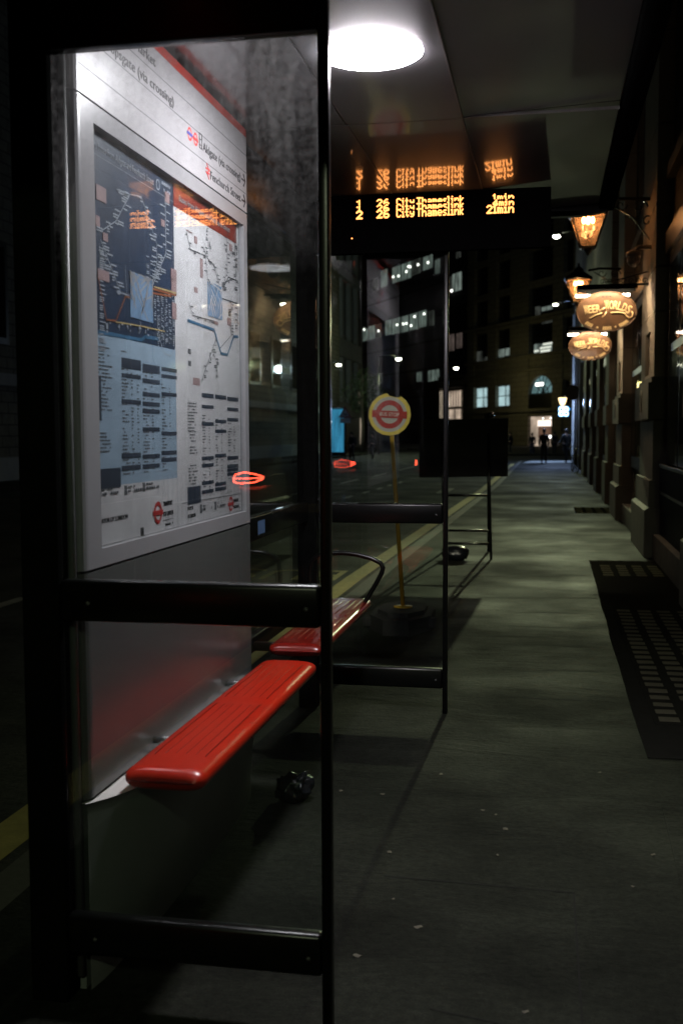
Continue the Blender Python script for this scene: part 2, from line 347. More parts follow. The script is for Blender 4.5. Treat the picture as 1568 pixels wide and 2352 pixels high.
def text(s, size, T, ext=0.0006, mb=None, mi=0, sx=1.0, align='LEFT', width=None):
    cu = bpy.data.curves.new('txt','FONT'); cu.body=s; cu.size=size; cu.extrude=ext; cu.align_x=align; cu.resolution_u=3
    ob = bpy.data.objects.new('txt',cu); COL.objects.link(ob)
    dg = bpy.context.evaluated_depsgraph_get(); dg.update()
    me = bpy.data.meshes.new_from_object(ob.evaluated_get(dg))
    xs=[v.co.x for v in me.vertices]
    if width and xs: sx = width/(max(xs)-min(xs)); x0=min(xs)
    else: x0=0
    vs=[Vector(((v.co.x-x0)*sx, v.co.y, v.co.z)) for v in me.vertices]; fs=[list(p.vertices) for p in me.polygons]
    bpy.data.objects.remove(ob); bpy.data.meshes.remove(me); bpy.data.curves.remove(cu)
    mb = mb or MB(); mb.add(vs, fs, mi, False, T); return mb
def frame(o, x, y, z=None):
    x=Vector(x).normalized(); y=Vector(y).normalized(); z=x.cross(y)
    return Matrix(((x.x,y.x,z.x,o[0]),(x.y,y.y,z.y,o[1]),(x.z,y.z,z.z,o[2]),(0,0,0,1)))
def onX(x, y, z): return frame((x,y,z),(0,1,0),(0,0,1))      # drawing on a face that looks to +X
def onYn(x, y, z): return frame((x,y,z),(1,0,0),(0,0,1))     # drawing on a face that looks to -Y

# ================================================================== SETTING
g = MB(); g.quad((-400,-300,-.1),(400,-300,-.1),(400,600,-.1),(-400,600,-.1)); struct(g.build('road', M['road']))
# near pavement with kerb (top at z = 0)
def kx(y):      # kerb edge drifts slightly towards the buildings further on
    return -1.90 + (.0 if y<12 else min(.30,(y-12)*.015))
p = MB(); ys=[-14,-6,0,4,8,12,16,20,26,32,40,50,58]
edge=[(kx(y)+.16,y) for y in ys]+[(-1.4,61.5),(-.9,63.4),(0,64.2),(1.6,64.4)]
p.prism(edge[::1]+[(1.6,-14)], -.16, 0, 'Z'); struct(p.build('pavement', M['pave']))
k = MB(); o1=[(kx(y),y) for y in ys]+[(-1.56,61.7),(-1.0,63.65),(0,64.45),(1.6,64.65)]
k.add([(a[0],a[1],-.16) for a in o1]+[(a[0],a[1],-.004) for a in o1]+[(a[0],a[1],-.004) for a in edge], [(i,i+1,len(o1)+i+1,len(o1)+i) for i in range(len(o1)-1)]+[(len(o1)+i,len(o1)+i+1,2*len(o1)+i+1,2*len(o1)+i) for i in range(len(o1)-1)])
struct(k.build('kerb', M['kerb']))
ap = MB(); ap.prism([(.478,5.2),(.47,6.1),(.474,7.2),(.468,8.2),(.482,9.0),(.476,9.8),(.49,11),(.497,13.3),(1.6,13.3),(1.6,5.2)], -.05, .004); struct(ap.build('pavement', M['pave2']))  # dark asphalt strip; its far end also stands in for shadow
ap = MB(); ap.prism([(.43,2.2),(.475,4.54),(1.6,4.54),(1.6,2.2)], -.05, .004); struct(ap.build('pavement', M['pave']))
jn = MB()
for (a,b,w) in [((-.9,10.05),(.47,10.25),.02),((-1.7,11.4),(.48,11.9),.02),((.102,2.7),(.098,3.6),.005),((-.55,3.62),(.102,3.60),.005),((-.3,2.78),(.10,2.70),.005),((-1.74,15.2),(1.2,15.6),.03),((-1.7,19),(1.2,19.3),.03),((-1.7,24),(1.2,24.2),.03),((-1.6,33),(1.2,33),.03)]:
    a=Vector((*a,.0015)); b=Vector((*b,.0015)); d=(b-a).normalized(); n=Vector((-d.y,d.x,0))*w/2
    jn.quad(a-n,b-n,b+n,a+n)
for (y,xa,xb,w) in ((9.35,-.35,.42,.03),(8.65,-.5,.45,.018),(7.9,-.3,.40,.022),(7.05,-.1,.44,.014),(10.7,-.2,.46,.02),(6.3,-.35,.3,.012),(8.2,-.45,.05,.02)):  # wavy dark ribbons: shadows of pavement undulations, painted on
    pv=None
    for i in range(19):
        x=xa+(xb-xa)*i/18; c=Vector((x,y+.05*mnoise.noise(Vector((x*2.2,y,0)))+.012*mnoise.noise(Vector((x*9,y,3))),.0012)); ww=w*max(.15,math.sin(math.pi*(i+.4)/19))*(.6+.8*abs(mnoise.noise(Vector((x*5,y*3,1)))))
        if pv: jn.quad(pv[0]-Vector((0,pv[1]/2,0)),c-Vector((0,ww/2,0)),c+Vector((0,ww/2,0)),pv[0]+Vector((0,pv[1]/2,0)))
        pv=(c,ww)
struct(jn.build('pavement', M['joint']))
yl = MB()
for i in range(len(ys)-1):
    a,b=ys[i],ys[i+1]; xa,xb=kx(a)-.17,kx(b)-.17
    yl.quad((xa-.2,a,-.096),(xa,a,-.096),(xb,b,-.096),(xb-.2,b,-.096))
struct(yl.build('road_marking', M['yellowline']))
wl = MB()
for (x,y0,y1,w) in [(-6.75,35,38.2,.12),(-6.62,41,44.2,.12),(-6.6,48,54,.12),(-6.55,58,64,.12),(-5.1,24.0,25.1,.12),(-5.1,27,28,.12),(-5.04,29.3,30.2,.12),(-4.97,31.4,32.2,.12),(-4.95,33.4,34.2,.12),(-4.9,35.4,36.2,.12),(-2.9,29.5,32.2,.3),(-5.2,8.9,10.0,.14),(-5.2,12,13.2,.14),(-5.2,16,17.2,.14),(-5.2,20,21.2,.14),(-6.8,28,31,.12),(-6.8,20,24,.12),(-9.5,40,43,.12),(-9.5,48,52,.12),(-3.0,44,47,.25)]:
    wl.quad((x-w/2,y0,-.096),(x+w/2,y0,-.096),(x+w/2,y1,-.096),(x-w/2,y1,-.096))
struct(wl.build('road_marking', M['whiteline']))
tb = text('BUS STOP', 1.25, frame((-2.35,12.6,-.096),(-1,0,0),(0,-1,0)), 0.0, width=3.4); struct(tb.build('road_marking', M['yellowline']))
lp = MB(); lp.prism([(-14.2,-20),(-14.2,150),(-40,150),(-40,-20)], -.2, .02); struct(lp.build('far_pavement', M['pave']))
ep = MB(); ep.prism([(-9,79.5),(1.5,79.5),(14,79.5),(14,140),(-40,160),(-12,105)], -.2, .0); struct(ep.build('far_pavement', M['pave']))
st = MB(); st.prism([(-1.35,56.5),(1.3,57.5),(1.3,61.5),(-.9,61.5)], .0, .006); struct(st.build('pavement', mat('pale_light_strip',(.34,.36,.36),.6,var=.15)))  # pale strip: a bluish band of light painted onto the pavement

# ================================================================== BUS SHELTER
YN, YF = 2.627, 5.839
ZC = 2.823
sh = thing('bus_shelter', 'black framed glass bus shelter with flat roof on the dark pavement', 'bus shelter', (-.9,4.2,0))
def post(x0,x1,y0,y1,z0,z1): return MB().box(x0,x1,y0,y1,z0,z1,0,.005).build('post', M['black'], sh)
for Y in (YN,YF):
    post(-.5635,-.5365,Y,Y+.034,0,ZC)
    b=MB().box(-1.378,-1.272,Y,Y+.09,0,ZC,0,.008); b.build('post', M['blackmatt'], sh)
    for (z0,z1) in ((1.055,1.166),(.138,.250)):
        r=MB().box(-1.271,-.564,Y+.004,Y+.05,z0,z1,0,.012); ro=r.build('rail', M['black'], sh)
        for x in (-1.19,-.60): MB().lathe([(.0001,0),(.006,0),(.006,.003),(.0001,.005)],(0,0,0),8,T=Matrix.Translation((x,Y+.004,z0+.05))@Matrix.Rotation(R(90),4,'X')).build('bolt', M['cabside'], ro)
    MB().box(-1.271,-.564,Y+.004,Y+.05,2.534,ZC-.002,0,.006).build('rail', M['black'], sh)
    for (z0,z1) in ((1.167,2.533),(.251,1.054)):
        MB().box(-1.270,-.565,Y+.022,Y+.030,z0,z1).build('glass_pane', M['glassd'] if Y==YN else M['glassf'], sh)
post(-1.308,-1.27,4.37,4.43,0,ZC)
for (z0,z1) in ((1.062,1.172),(.55,.625)): 
    ro=MB().box(-1.365,-1.315,4.431,YF-.001,z0,z1,0,.008).build('rail', M['black'], sh)
    if z1>1:
        MB().box(-1.3149,-1.314,4.78,4.90,1.085,1.148).build('sticker', M['sticker'], ro)
MB().box(-1.365,-1.315,4.431,YF-.001,2.56,ZC-.002,0,.008).build('rail', M['black'], sh)
for (z0,z1) in ((1.173,2.559),(.626,1.061)): MB().box(-1.349,-1.341,4.432,YF-.002,z0,z1).build('glass_pane', M['glass'], sh)
# roof
rf = MB(); rf.box(-1.55,.36,1.15,6.47,2.885,2.95,0,.01).build('roof', M['black'], sh)
roof = sh.children[-1]
def cpanel(x0,x1,y0,y1,zl,zr,m):
    mb=MB(); mb.add([(x0,y0,zl),(x1,y0,zr),(x1,y1,zr),(x0,y1,zl),(x0,y0,zl+.02),(x1,y0,zr+.02),(x1,y1,zr+.02),(x0,y1,zl+.02)],[(0,3,2,1),(4,5,6,7),(0,1,5,4),(1,2,6,5),(2,3,7,6),(3,0,4,7)])
    return mb.build('ceiling_panel', m, roof)
for (y0,y1) in ((1.2,4.455),(4.467,6.40)):
    cpanel(-1.52,-.836,y0,y1,ZC,ZC,M['ceil']); cpanel(-.826,-.361,y0,y1,ZC,ZC,M['ceil']); cpanel(-.351,.266,y0,y1,ZC+.004,ZC+.034,M['ceil'])
sm=MB(); sm.box(-1.52,.262,4.458,4.464,ZC+.000,ZC+.012); sm.box(-.835,-.827,1.2,4.455,ZC+.003,ZC+.012); sm.box(-.360,-.352,1.2,4.455,ZC-.003,ZC+.012); sm.box(-.834,-.828,4.467,6.4,ZC-.002,ZC+.01); sm.box(-.359,-.353,4.467,6.4,ZC-.002,ZC+.01)
sm.build('ceiling_seam', M['seam'], roof)
MB().box(.268,.355,1.15,6.47,2.825,2.884,0,.012).build('gutter', M['blackmatt'], roof)
e=MB(); e.prism([(-1.55,2.80),(.10,2.795),(.22,2.80),(.30,2.815),(.345,2.84),(.358,2.884),(-1.55,2.884)],6.41,6.47,'Y'); e.build('end_fascia', M['black'], roof)
MB().box(-1.55,-1.522,1.15,6.40,2.80,2.884).build('fascia', M['black'], roof)

# ceiling light (round, hung under the ceiling)
cl = thing('ceiling_light', 'round glowing white lamp under the shelter ceiling', 'ceiling light', (-.597,3.635,ZC))
MB().lathe([(.174,-.0005),(.174,-.003),(.172,-.005),(.170,-.0055)],(0,0,0),48).build('rim', M['lamprim'], cl, True)
MB().lathe([(.1755,-.0032),(.172,-.006),(.165,-.009),(.145,-.0125),(.11,-.016),(.06,-.0185),(.02,-.0195),(.0005,-.02)],(0,0,0),48,cap=False).build('diffuser', M['lamp'], cl, True)

# ------------------------------------------------------------------ information cabinet
XF=-1.235; XPO=-1.258
cb = thing('information_cabinet', 'tall grey timetable cabinet with white header and two bus posters', 'information panel', (-1.33,3.53,0))
def plan(x=XF, y0=2.70, y1=4.362, back=-1.305, r=.045):
    pts=[(back,y0)]
    for i in range(7):
        a=R(-90+i*15); pts.append((x-r+r*math.cos(a), y0+r+r*math.sin(a)))
    pts+=[(x,y1),(back,y1)]
    return pts
hd = MB().prism(plan(), 2.463, 2.768, 'Z', smooth=False).build('header_sign', M['white'], cb)
MB().prism(plan(), 2.7685, 2.80, 'Z').build('red_band', M['redstrip'], hd)
ru=MB()
for z in (2.538,2.623,2.694): ru.box(XF,XF+.0006,2.745,4.36,z-.0012,z+.0012)
ru.build('rule', M['inkgrey'], hd)
tx=MB()
text('Aldgate (via crossing)', .044, onX(XF+.0006,3.79,2.573), mb=tx, width=.482)
text('Fenchurch Street', .044, onX(XF+.0006,3.876,2.49), mb=tx, width=.395)
text('Bishopsgate (via crossing)', .044, onX(XF+.0006,2.86,2.638), mb=tx, width=.625)
text('Leadenhall Market', .044, onX(XF+.0006,2.86,2.712), mb=tx, width=.46)
for z in (2.586,2.503):     # arrows
    tx.box(XF,XF+.0012,4.29,4.338,z-.0035,z+.0035)
    for sgn in (1,-1): tx.prism([(4.338,z-.001),(4.345,z),(4.318,z+sgn*.026),(4.311,z+sgn*.022)],XF,XF+.0012,'X')
tx.build('lettering', M['ink'], hd)
def ring(mb,y,z,ro,ri,x,mi=0,th=.0008,n=28):
    vs=[];fs=[]
    for k in range(n):
        a=2*math.pi*k/n
        for r_ in (ro,ri): vs.append((x+th,y+r_*math.cos(a),z+r_*math.sin(a)))
    for k in range(n): fs.append((2*k,2*((k+1)%n),2*((k+1)%n)+1,2*k+1))
    mb.add(vs,fs,mi)
ic=MB(); ring(ic,3.646,2.592,.023,.0155,XF); ring(ic,3.708,2.590,.023,.0155,XF); ic.box(XF,XF+.0014,3.680,3.736,2.5855,2.5945)
z0=2.512
for (a,b) in (((3.822,z0+.007),(3.868,z0+.007)),((3.822,z0-.007),(3.868,z0-.007))): ic.box(XF,XF+.0012,a[0],b[0],a[1]-.003,a[1]+.003)
ic.prism([(3.826,z0+.026),(3.834,z0+.026),(3.86,z0+.008),(3.852,z0+.008)],XF,XF+.0012,'X'); ic.prism([(3.834,z0-.008),(3.842,z0-.008),(3.866,z0+.007),(3.858,z0+.007)],XF,XF+.0013,'X'); ic.prism([(3.826,z0-.008+.001),(3.834,z0-.007),(3.864,z0-.027),(3.856,z0-.027)],XF,XF+.0013,'X')
ic.build('red_symbol', M['inkred'], hd)
ib=MB(); ib.box(XF,XF+.0014,3.618,3.674,2.5875,2.5965); ib.build('blue_symbol', M['inkblue'], hd)
it=MB()
for (a,b,c,d) in ((3.750,3.753,2.572,2.626),(3.777,3.780,2.572,2.626),(3.753,3.777,2.623,2.626),(3.753,3.777,2.603,2.606),(3.753,3.777,2.583,2.586),(3.753,3.777,2.572,2.575)): it.box(XF,XF+.0012,a,b,c,d)
it.build('train_symbol', M['ink'], hd)
# poster frame: four butted members
OY0,OY1,OZ0,OZ1=2.832,4.312,1.229,2.405
fr=MB(); fr.prism([(-1.305,2.70)]+plan()[1:8]+[(XF,OY0),(-1.305,OY0)],1.178,2.457,'Z')
fr.box(-1.305,XF,OY1,4.362,1.178,2.457); fr.box(-1.305,XF,OY0,OY1,OZ1,2.457); fr.box(-1.305,XF,OY0,OY1,1.178,OZ0)
fr.build('poster_frame', M['cab'], cb)
gk=MB(); gk.prism(plan(x=XF-.008,y0=2.708,y1=4.354),2.457,2.463,'Z'); gk.prism(plan(x=XF-.008,y0=2.708,y1=4.354),1.170,1.178,'Z'); gk.prism(plan(x=XF-.008,y0=2.708,y1=4.354),.532,.542,'Z'); gk.build('shadow_gap', M['rubber'], cb)
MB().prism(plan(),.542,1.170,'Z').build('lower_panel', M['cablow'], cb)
tr=MB(); tr.tube([(-1.262,2.694,.05),(-1.262,2.694,2.79)],.012,8); tr.tube([(-1.29,2.694,.05),(-1.29,2.694,2.79)],.012,8); tr.build('edge_trim', M['cabside'], cb)
# base with a bowed front that tapers to the ground
ba=MB(); nb=28; prof=[]
def bow(t): return max(0,1-abs(2*t-1)**3.0)
rows=[(.532,.17),(.50,.168),(.40,.14),(.25,.10),(.10,.055),(0,.03)]
vs=[];fs=[]
for (z,bb) in rows:
    for i in range(nb+1):
        t=i/nb; vs.append((XF+bb*bow(t)-(.005 if i in(0,nb) else 0), 2.71+t*(4.352-2.71), z))
for j in range(len(rows)-1):
    for i in range(nb): a=j*(nb+1)+i; fs.append((a,a+1,a+nb+2,a+nb+1))
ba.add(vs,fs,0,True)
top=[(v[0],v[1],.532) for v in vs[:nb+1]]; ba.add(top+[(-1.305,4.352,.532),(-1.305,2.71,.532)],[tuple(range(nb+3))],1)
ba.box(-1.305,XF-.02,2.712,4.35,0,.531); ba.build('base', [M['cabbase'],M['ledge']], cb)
# base top painted near white to carry the lamp light on it
# posters
po = MB().box(XPO-.006,XPO-.003,OY0+.001,OY1-.001,OZ0+.001,OZ1-.001).build('backing_board', M['rubber'], cb)
def P7(x,y): q=on(206.7+.2441*x,258.4+.2441*y,'X',XPO); return (q.y,q.z)
def P8(x,y): q=on(206.7+.238*x,775.2+.238*y,'X',XPO); return (q.y,q.z)
def sheet(mb,y0,y1,z0,z1,lay,mi=0): mb.box(XPO-.003,XPO+lay*.0006,y0,y1,z0,z1,mi)
def ribbon(mb,pts,w,lay=2,mi=0):
    x=XPO+lay*.0006
    for i in range(len(pts)-1):
        a=Vector((0,*pts[i])); b=Vector((0,*pts[i+1])); d=b-a
        if d.length<1e-5: continue
        d.normalize(); n=Vector((0,-d.z,d.y))*w/2; a2=a-d*w*.3; b2=b+d*w*.3
        mb.add([(x,*(q.yz)) for q in (a2-n,b2-n,b2+n,a2+n)],[(0,1,2,3)],mi)
def ticks(mb,pts,n,lmin,lmax,w,lay=3,mi=0,side=0):
    seg=[(Vector(pts[i]),Vector(pts[i+1])) for i in range(len(pts)-1)]; L=[(b-a).length for a,b in seg]; T=sum(L)
    for i in range(n):
        t=(i+.5)/n*T
        for (a,b),l in zip(seg,L):
            if t<=l: break
            t-=l
        q=a+(b-a)*(t/max(l,1e-6)); s_=side or random.choice((-1,1)); ln=random.uniform(lmin,lmax)
        y=q.x+s_*(.006+ln/2)
        if y-ln/2<OY0+.005 or y+ln/2>OY1-.005: continue
        rows_=random.choice((1,1,2))
        for r_ in range(rows_): mb.add([(XPO+lay*.0006,y-ln/2,q.y-w/2-r_*w*1.7),(XPO+lay*.0006,y+ln/2,q.y-w/2-r_*w*1.7),(XPO+lay*.0006,y+ln/2,q.y+w/2-r_*w*1.7),(XPO+lay*.0006,y-ln/2,q.y+w/2-r_*w*1.7)],[(0,1,2,3)],mi)
def words(mb,y0,y1,z,h,lay=3,mi=0,fill=.8):
    y=y0
    while y<y1-.004:
        w=min(random.uniform(.006,.022),y1-y)
        if random.random()<fill: mb.add([(XPO+lay*.0006,y,z),(XPO+lay*.0006,y+w,z),(XPO+lay*.0006,y+w,z+h),(XPO+lay*.0006,y,z+h)],[(0,1,2,3)],mi)
        y+=w+.004
SPL=3.532
zc=1.838                     # foot of the dark night map
# night poster
nt_=MB(); sheet(nt_,OY0+.002,SPL,zc,OZ1-.002,0); np_=nt_.build('poster', M['inknavy'], cb); np_['label']='dark blue night bus map poster with pale timetable below'
q=MB(); sheet(q,OY0+.002,SPL,1.40,zc,0); q.build('timetable_sheet', M['paperblue'], np_)
q=MB(); sheet(q,OY0+.002,SPL,OZ0+.002,1.40,0); q.build('footer_sheet', M['paper'], np_)
q=MB(); text('Night buses from Aldgate and Fenchurch Street', .03, onX(XPO+.0012,2.845,2.352), mb=q, width=.50)
ribbon(q,[(OY0+.004,2.337),(SPL-.002,2.337)],.0014,2)
ring(q,3.385,2.362,.018,.013,XPO,th=.0012); words(q,3.42,3.50,2.372,.010); words(q,3.42,3.50,2.352,.010)
q.build('title', M['inklight'], np_)
li=MB()
l1=[P7(275,740),P7(375,770),P7(245,1020),P7(110,1110)]; l2=[P7(705,790),P7(715,1320),P7(590,1620)]; l3=[P7(480,790),P7(625,1230),P7(630,1400),P7(590,1600)]; l4=[P7(100,1200),P7(290,1700),P7(370,1720)]
for l,w in ((l1,.0035),(l2,.0045),(l3,.0025),(l4,.003),([P7(375,770),P7(480,790)],.0025),([P7(330,1440),P7(345,1720)],.0025),([P7(470,1950),P7(480,2040)],.0025),([P7(630,2080),P7(700,2270),P7(760,2290),P7(800,2220)],.0035)): ribbon(li,l,w)
for l,n in ((l1,16),(l2,26),(l3,22),(l4,20)): ticks(li,l,n,.018,.05,.0045)
for x in range(620,800,36): ticks(li,[P7(x,1700),P7(x+10,2180)],26,.004,.02,.004)
ticks(li,[P7(80,1250),P7(80,2250)],26,.02,.05,.0035,side=1); ticks(li,[P7(560,1350),P7(560,1600)],9,.02,.04,.0035)
for x,y in ((175,2000),(285,2010),(365,2020),(450,2040),(530,2060)): ticks(li,[P7(x,y-30),P7(x,y+40)],4,.006,.018,.006)
li.build('route_lines', M['inklight'], np_)
li=MB(); ribbon(li,[P7(75,1560),P7(150,1950),P7(240,1960),P7(330,1730),P7(372,1740)],.0045,4); ribbon(li,[P7(590,1660),P7(805,1720)],.007,4); ribbon(li,[P7(590,1700),P7(760,1730)],.006,4); li.build('route_line', M['inkorange'], np_)
li=MB(); ribbon(li,[P7(240,1970),P7(480,2010),P7(700,2060)],.004,4); ribbon(li,[P7(600,1640),P7(805,1700)],.005,5); li.build('route_line', M['inksand'], np_)
li=MB()
for (a,b,c,d) in ((55,760,150,860),(70,1530,180,1600),(760,1500,812,1590),(762,1600,812,1720),(770,1820,812,1950),(50,1010,90,1080),(120,1165,165,1220),(668,1030,700,1080),(705,780,745,860)):
    (ya,za),(yb,zb)=P7(a,b),P7(c,d); li.box(XPO,XPO+.0021,ya,yb,zb,zb+(d-b)*.00042)
li.build('map_key', M['inkpink'], np_)
li=MB(); ribbon(li,[P7(65,2060),P7(480,2140),P7(520,2110),P7(640,2130)],.011,2); li.build('river', M['river'], np_)
iy0,iz1=P7(372,1490); iy1,_=P7(586,1570); _,iz0=P7(372,1920)
li=MB(); sheet(li,iy0,iy1,iz0,iz1,3); mi_=li.build('street_map', M['mapblue'], np_)
li=MB()
for i in range(26):
    a=(random.uniform(iy0,iy1),random.uniform(iz0,iz1)); an=random.choice((.9,1.0,2.3,2.5,.2)); l=random.uniform(.05,.22)
    b=(min(max(a[0]+l*math.cos(an),iy0),iy1),min(max(a[1]+l*math.sin(an),iz0),iz1)); ribbon(li,[a,b],random.choice((.003,.005,.007)),4+i%3*.3)
li.build('street', M['white'], mi_)
bars=MB(); fine=MB()
def px_bar(x0,x1,y,h): (a,z),(b,_)=P8(x0,y),P8(x1,y); bars.box(XPO,XPO+.0013,a,b,z-h/2,z+h/2)
for (x0,x1,ys_) in ((308,490,((240,.030),(362,.012),(615,.013),(1143,.015),(1262,.014))),(510,672,((290,.026),(413,.013),(545,.013),(638,.013),(708,.013),(886,.013),(1150,.013),(1245,.013))),(692,836,((300,.012),(368,.011),(543,.012),(926,.012),(1115,.013),(1182,.012)))):
    for y,h in ys_: px_bar(x0,x1,y,h)
px_bar(82,297,1370,.058); (a,z),(b,_)=P8(78,800),P8(112,800); bars.box(XPO,XPO+.0013,a,b,z+.0,z+.125)
bars.build('table_bar', M['inkbar'], np_)
for x0,x1,z0_,z1_ in ((70,228,1.62,1.80),(310,380,1.43,1.80),(400,425,1.43,1.74),(455,480,1.46,1.74),(512,575,1.43,1.77),(595,620,1.44,1.76),(692,745,1.43,1.75),(765,780,1.45,1.75),(80,240,1.50,1.56)):
    z=z0_
    while z<z1_:
        ya,yb=P8(x0,700)[0],P8(x1,700)[0]
        if random.random()<.86: words(fine,ya,ya+(yb-ya)*random.uniform(.5,1),z,.0042,2,fill=.85)
        z+=.0105
for (x,y) in ((85,1510),(335,1480),(510,1450)): (a,z)=P8(x,y); fine.box(XPO,XPO+.0013,a,a+.018,z-.012,z+.016); words(fine,a+.026,a+.15,z-.006,.008); words(fine,a+.026,a+.10,z+.008,.006)
fine.build('fine_print', M['inkgrey'], np_)
def roundel(mb,y,z,r): ring(mb,y,z,r,r*.66,XPO,th=.0015); mb.box(XPO,XPO+.0021,y-r*1.25,y+r*1.25,z-r*.2,z+r*.2)
q=MB(); (a,z)=P8(655,1690); roundel(q,a,z,.037); q.build('red_symbol', M['inkred'], np_)
q=MB(); (a,z)=P8(88,1800); text('MAYOR OF LONDON', 0.0192, onX(XPO+.0008,a+.0,z+.0), mb=q, width=P8(365,1750)[0]-a)
(a,z)=P8(708,1640); text('TRANSPORT', 0.0222, onX(XPO+.0008,a,z+.004), mb=q, width=.088); text('FOR LONDON', 0.0222, onX(XPO+.0008,a,z-.030), mb=q, width=.094); words(q,a,a+.09,z-.062,.007,2); q.box(XPO,XPO+.0012,a,a+.09,z-.044,z-.0425)
(a,z)=P8(490,1880); q.box(XPO,XPO+.0012,a,a+.026,z-.012,z+.014)
q.build('lettering', M['ink'], np_)
# day poster
nt_=MB(); sheet(nt_,SPL+.001,OY1-.002,OZ0+.002,OZ1-.002,0); dp=nt_.build('poster', M['paper'], cb); dp['label']='white day bus map poster with a red title band'
q=MB(); sheet(q,SPL+.0005,OY1-.035,2.325,OZ1-.002,2); rb=q.build('title_band', M['titlered'], dp)
q=MB(); text('Buses from Aldgate and Fenchurch Street', .030, onX(XPO+.0024,3.585,2.352), mb=q, width=.60); q.build('title', M['white'], rb)
li=MB()
d1=[P7(905,1120),P7(945,1290),P7(1085,1350),P7(1105,1570),P7(1200,1680)]; d2=[P7(1285,1090),P7(1290,1470),P7(1245,1680)]; d3=[P7(1360,1220),P7(1370,1580),P7(1300,1550),P7(1215,1730)]; d4=[P7(1060,1260),P7(1110,1390),P7(1160,1430),P7(1215,1620)]; d5=[P7(930,1790),P7(965,1910),P7(1190,1970)]; d6=[P8(1070,430),P8(1215,10)]; d7=[P8(1180,120),P8(1225,260),P8(1228,390)]
for l,w in ((d1,.004),(d2,.003),(d3,.005),(d4,.003),(d5,.003),(d6,.004),(d7,.003),([P7(1240,1750),P7(1390,1800)],.005),([P7(1325,1760),P7(1325,2100),P7(1220,2220)],.003),([P7(1385,1230),P7(1385,2050)],.003)): ribbon(li,l,w)
for l,n in ((d1,16),(d2,18),(d3,14),(d4,12),(d5,12),(d6,10),(d7,7),([P7(1385,1230),P7(1385,2050)],30),([P7(1325,1760),P7(1325,2100)],12),([P7(1110,1080),P7(1110,1330)],8)): ticks(li,l,n,.012,.034,.004)
li.build('route_lines', M['inkgrey'], dp)
li=MB(); ribbon(li,[P7(918,1955),P7(1165,2045),P7(1230,2265),P7(1290,2280),P7(1350,2105),P7(1390,2110)],.010,3); li.build('river', M['river'], dp)
iy0,iz1=P7(1105,1585); iy1,_=P7(1240,1640); _,iz0=P7(1150,1925)
li=MB(); sheet(li,iy0,iy1,iz0,iz1,3); mi_=li.build('street_map', M['mapblue'], dp)
li=MB()
for i in range(20):
    a=(random.uniform(iy0,iy1),random.uniform(iz0,iz1)); an=random.choice((.9,1.0,2.3,2.5,.2)); l=random.uniform(.05,.2)
    b=(min(max(a[0]+l*math.cos(an),iy0),iy1),min(max(a[1]+l*math.sin(an),iz0),iz1)); ribbon(li,[a,b],random.choice((.003,.005,.006)),4+i%3*.3)
li.build('street', M['paper'], mi_)
li=MB()
for (a,b,c,d) in ((1035,1370,1060,1560),(905,1100,960,1140),(980,1160,1005,1240),(980,1640,1010,1700),(1290,1930,1325,2010),(1165,1960,1205,2000),(1310,1230,1335,1310)):
    (ya,za),(yb,zb)=P7(a,b),P7(c,d); li.box(XPO,XPO+.0021,ya,yb,zb,za)
(a,z)=P8(995,445); li.box(XPO,XPO+.0012,a,a+.075,z-.004,z+.022)
li.build('map_key', M['inkpink'], dp)
bars=MB(); fine=MB()
for (x0,x1,ys_) in ((1080,1192,((555,.016),(665,.013),(832,.013),(1168,.013),(1238,.013),(1408,.013),(1494,.013))),(1208,1312,((570,.016),(808,.013),(904,.013),(1142,.013),(1420,.013),(1468,.013))),(1325,1428,((590,.016),(690,.013),(790,.013),(1164,.013),(1245,.013),(1282,.012),(1322,.012)))):
    for y,h in ys_: px_bar(x0,x1,y,h)
px_bar(943,1068,1530,.062)
bars.build('table_bar', M['inkbar'], dp)
for x0,x1,z0_,z1_ in ((945,1040,1.56,1.66),(960,1035,1.48,1.56),(1085,1120,1.32,1.62),(1145,1158,1.34,1.61),(1210,1240,1.33,1.61),(1265,1278,1.36,1.60),(1330,1365,1.36,1.60),(1385,1398,1.38,1.58),(945,1050,1.37,1.44)):
    z=z0_
    while z<z1_:
        ya,yb=P8(x0,900)[0],P8(x1,900)[0]
        if random.random()<.86: words(fine,ya,ya+(yb-ya)*random.uniform(.5,1),z,.0045,2,fill=.85)
        z+=.011
for (x,y) in ((1063,1660),(1203,1630)): (a,z)=P8(x,y); fine.box(XPO,XPO+.0013,a,a+.02,z-.014,z+.018); words(fine,a+.03,a+.14,z-.006,.009); words(fine,a+.03,a+.09,z+.008,.006)
ribbon(fine,[P8(885,1600),P8(1460,1505)],.002,2)
(a,z)=P8(948,190); fine.box(XPO,XPO+.0013,a,a+.028,z+.012,z+.03); fine.box(XPO,XPO+.0013,a,a+.028,z-.03,z-.012)
fine.build('fine_print', M['inkgrey'], dp)
q=MB(); (a,z)=P8(1358,1605); roundel(q,a,z,.030); q.build('red_symbol', M['inkred'], dp)
q=MB(); (a,z)=P8(943,1670); text('MAYOR', 0.0192, onX(XPO+.0008,a,z), mb=q, width=.06); text('OF LONDON', 0.0192, onX(XPO+.0008,a,z-.028), mb=q, width=.085); (a,z)=P8(1385,1590); text('TRANSPORT', 0.0178, onX(XPO+.0008,a,z), mb=q, width=.07); text('FOR LONDON', 0.0178, onX(XPO+.0008,a,z-.026), mb=q, width=.075); q.build('lettering', M['ink'], dp)
MB().box(XF-.013,XF-.009,OY0+.0005,OY1-.0005,OZ0+.0005,OZ1-.0005).build('cover_glass', M['glassc'], cb)

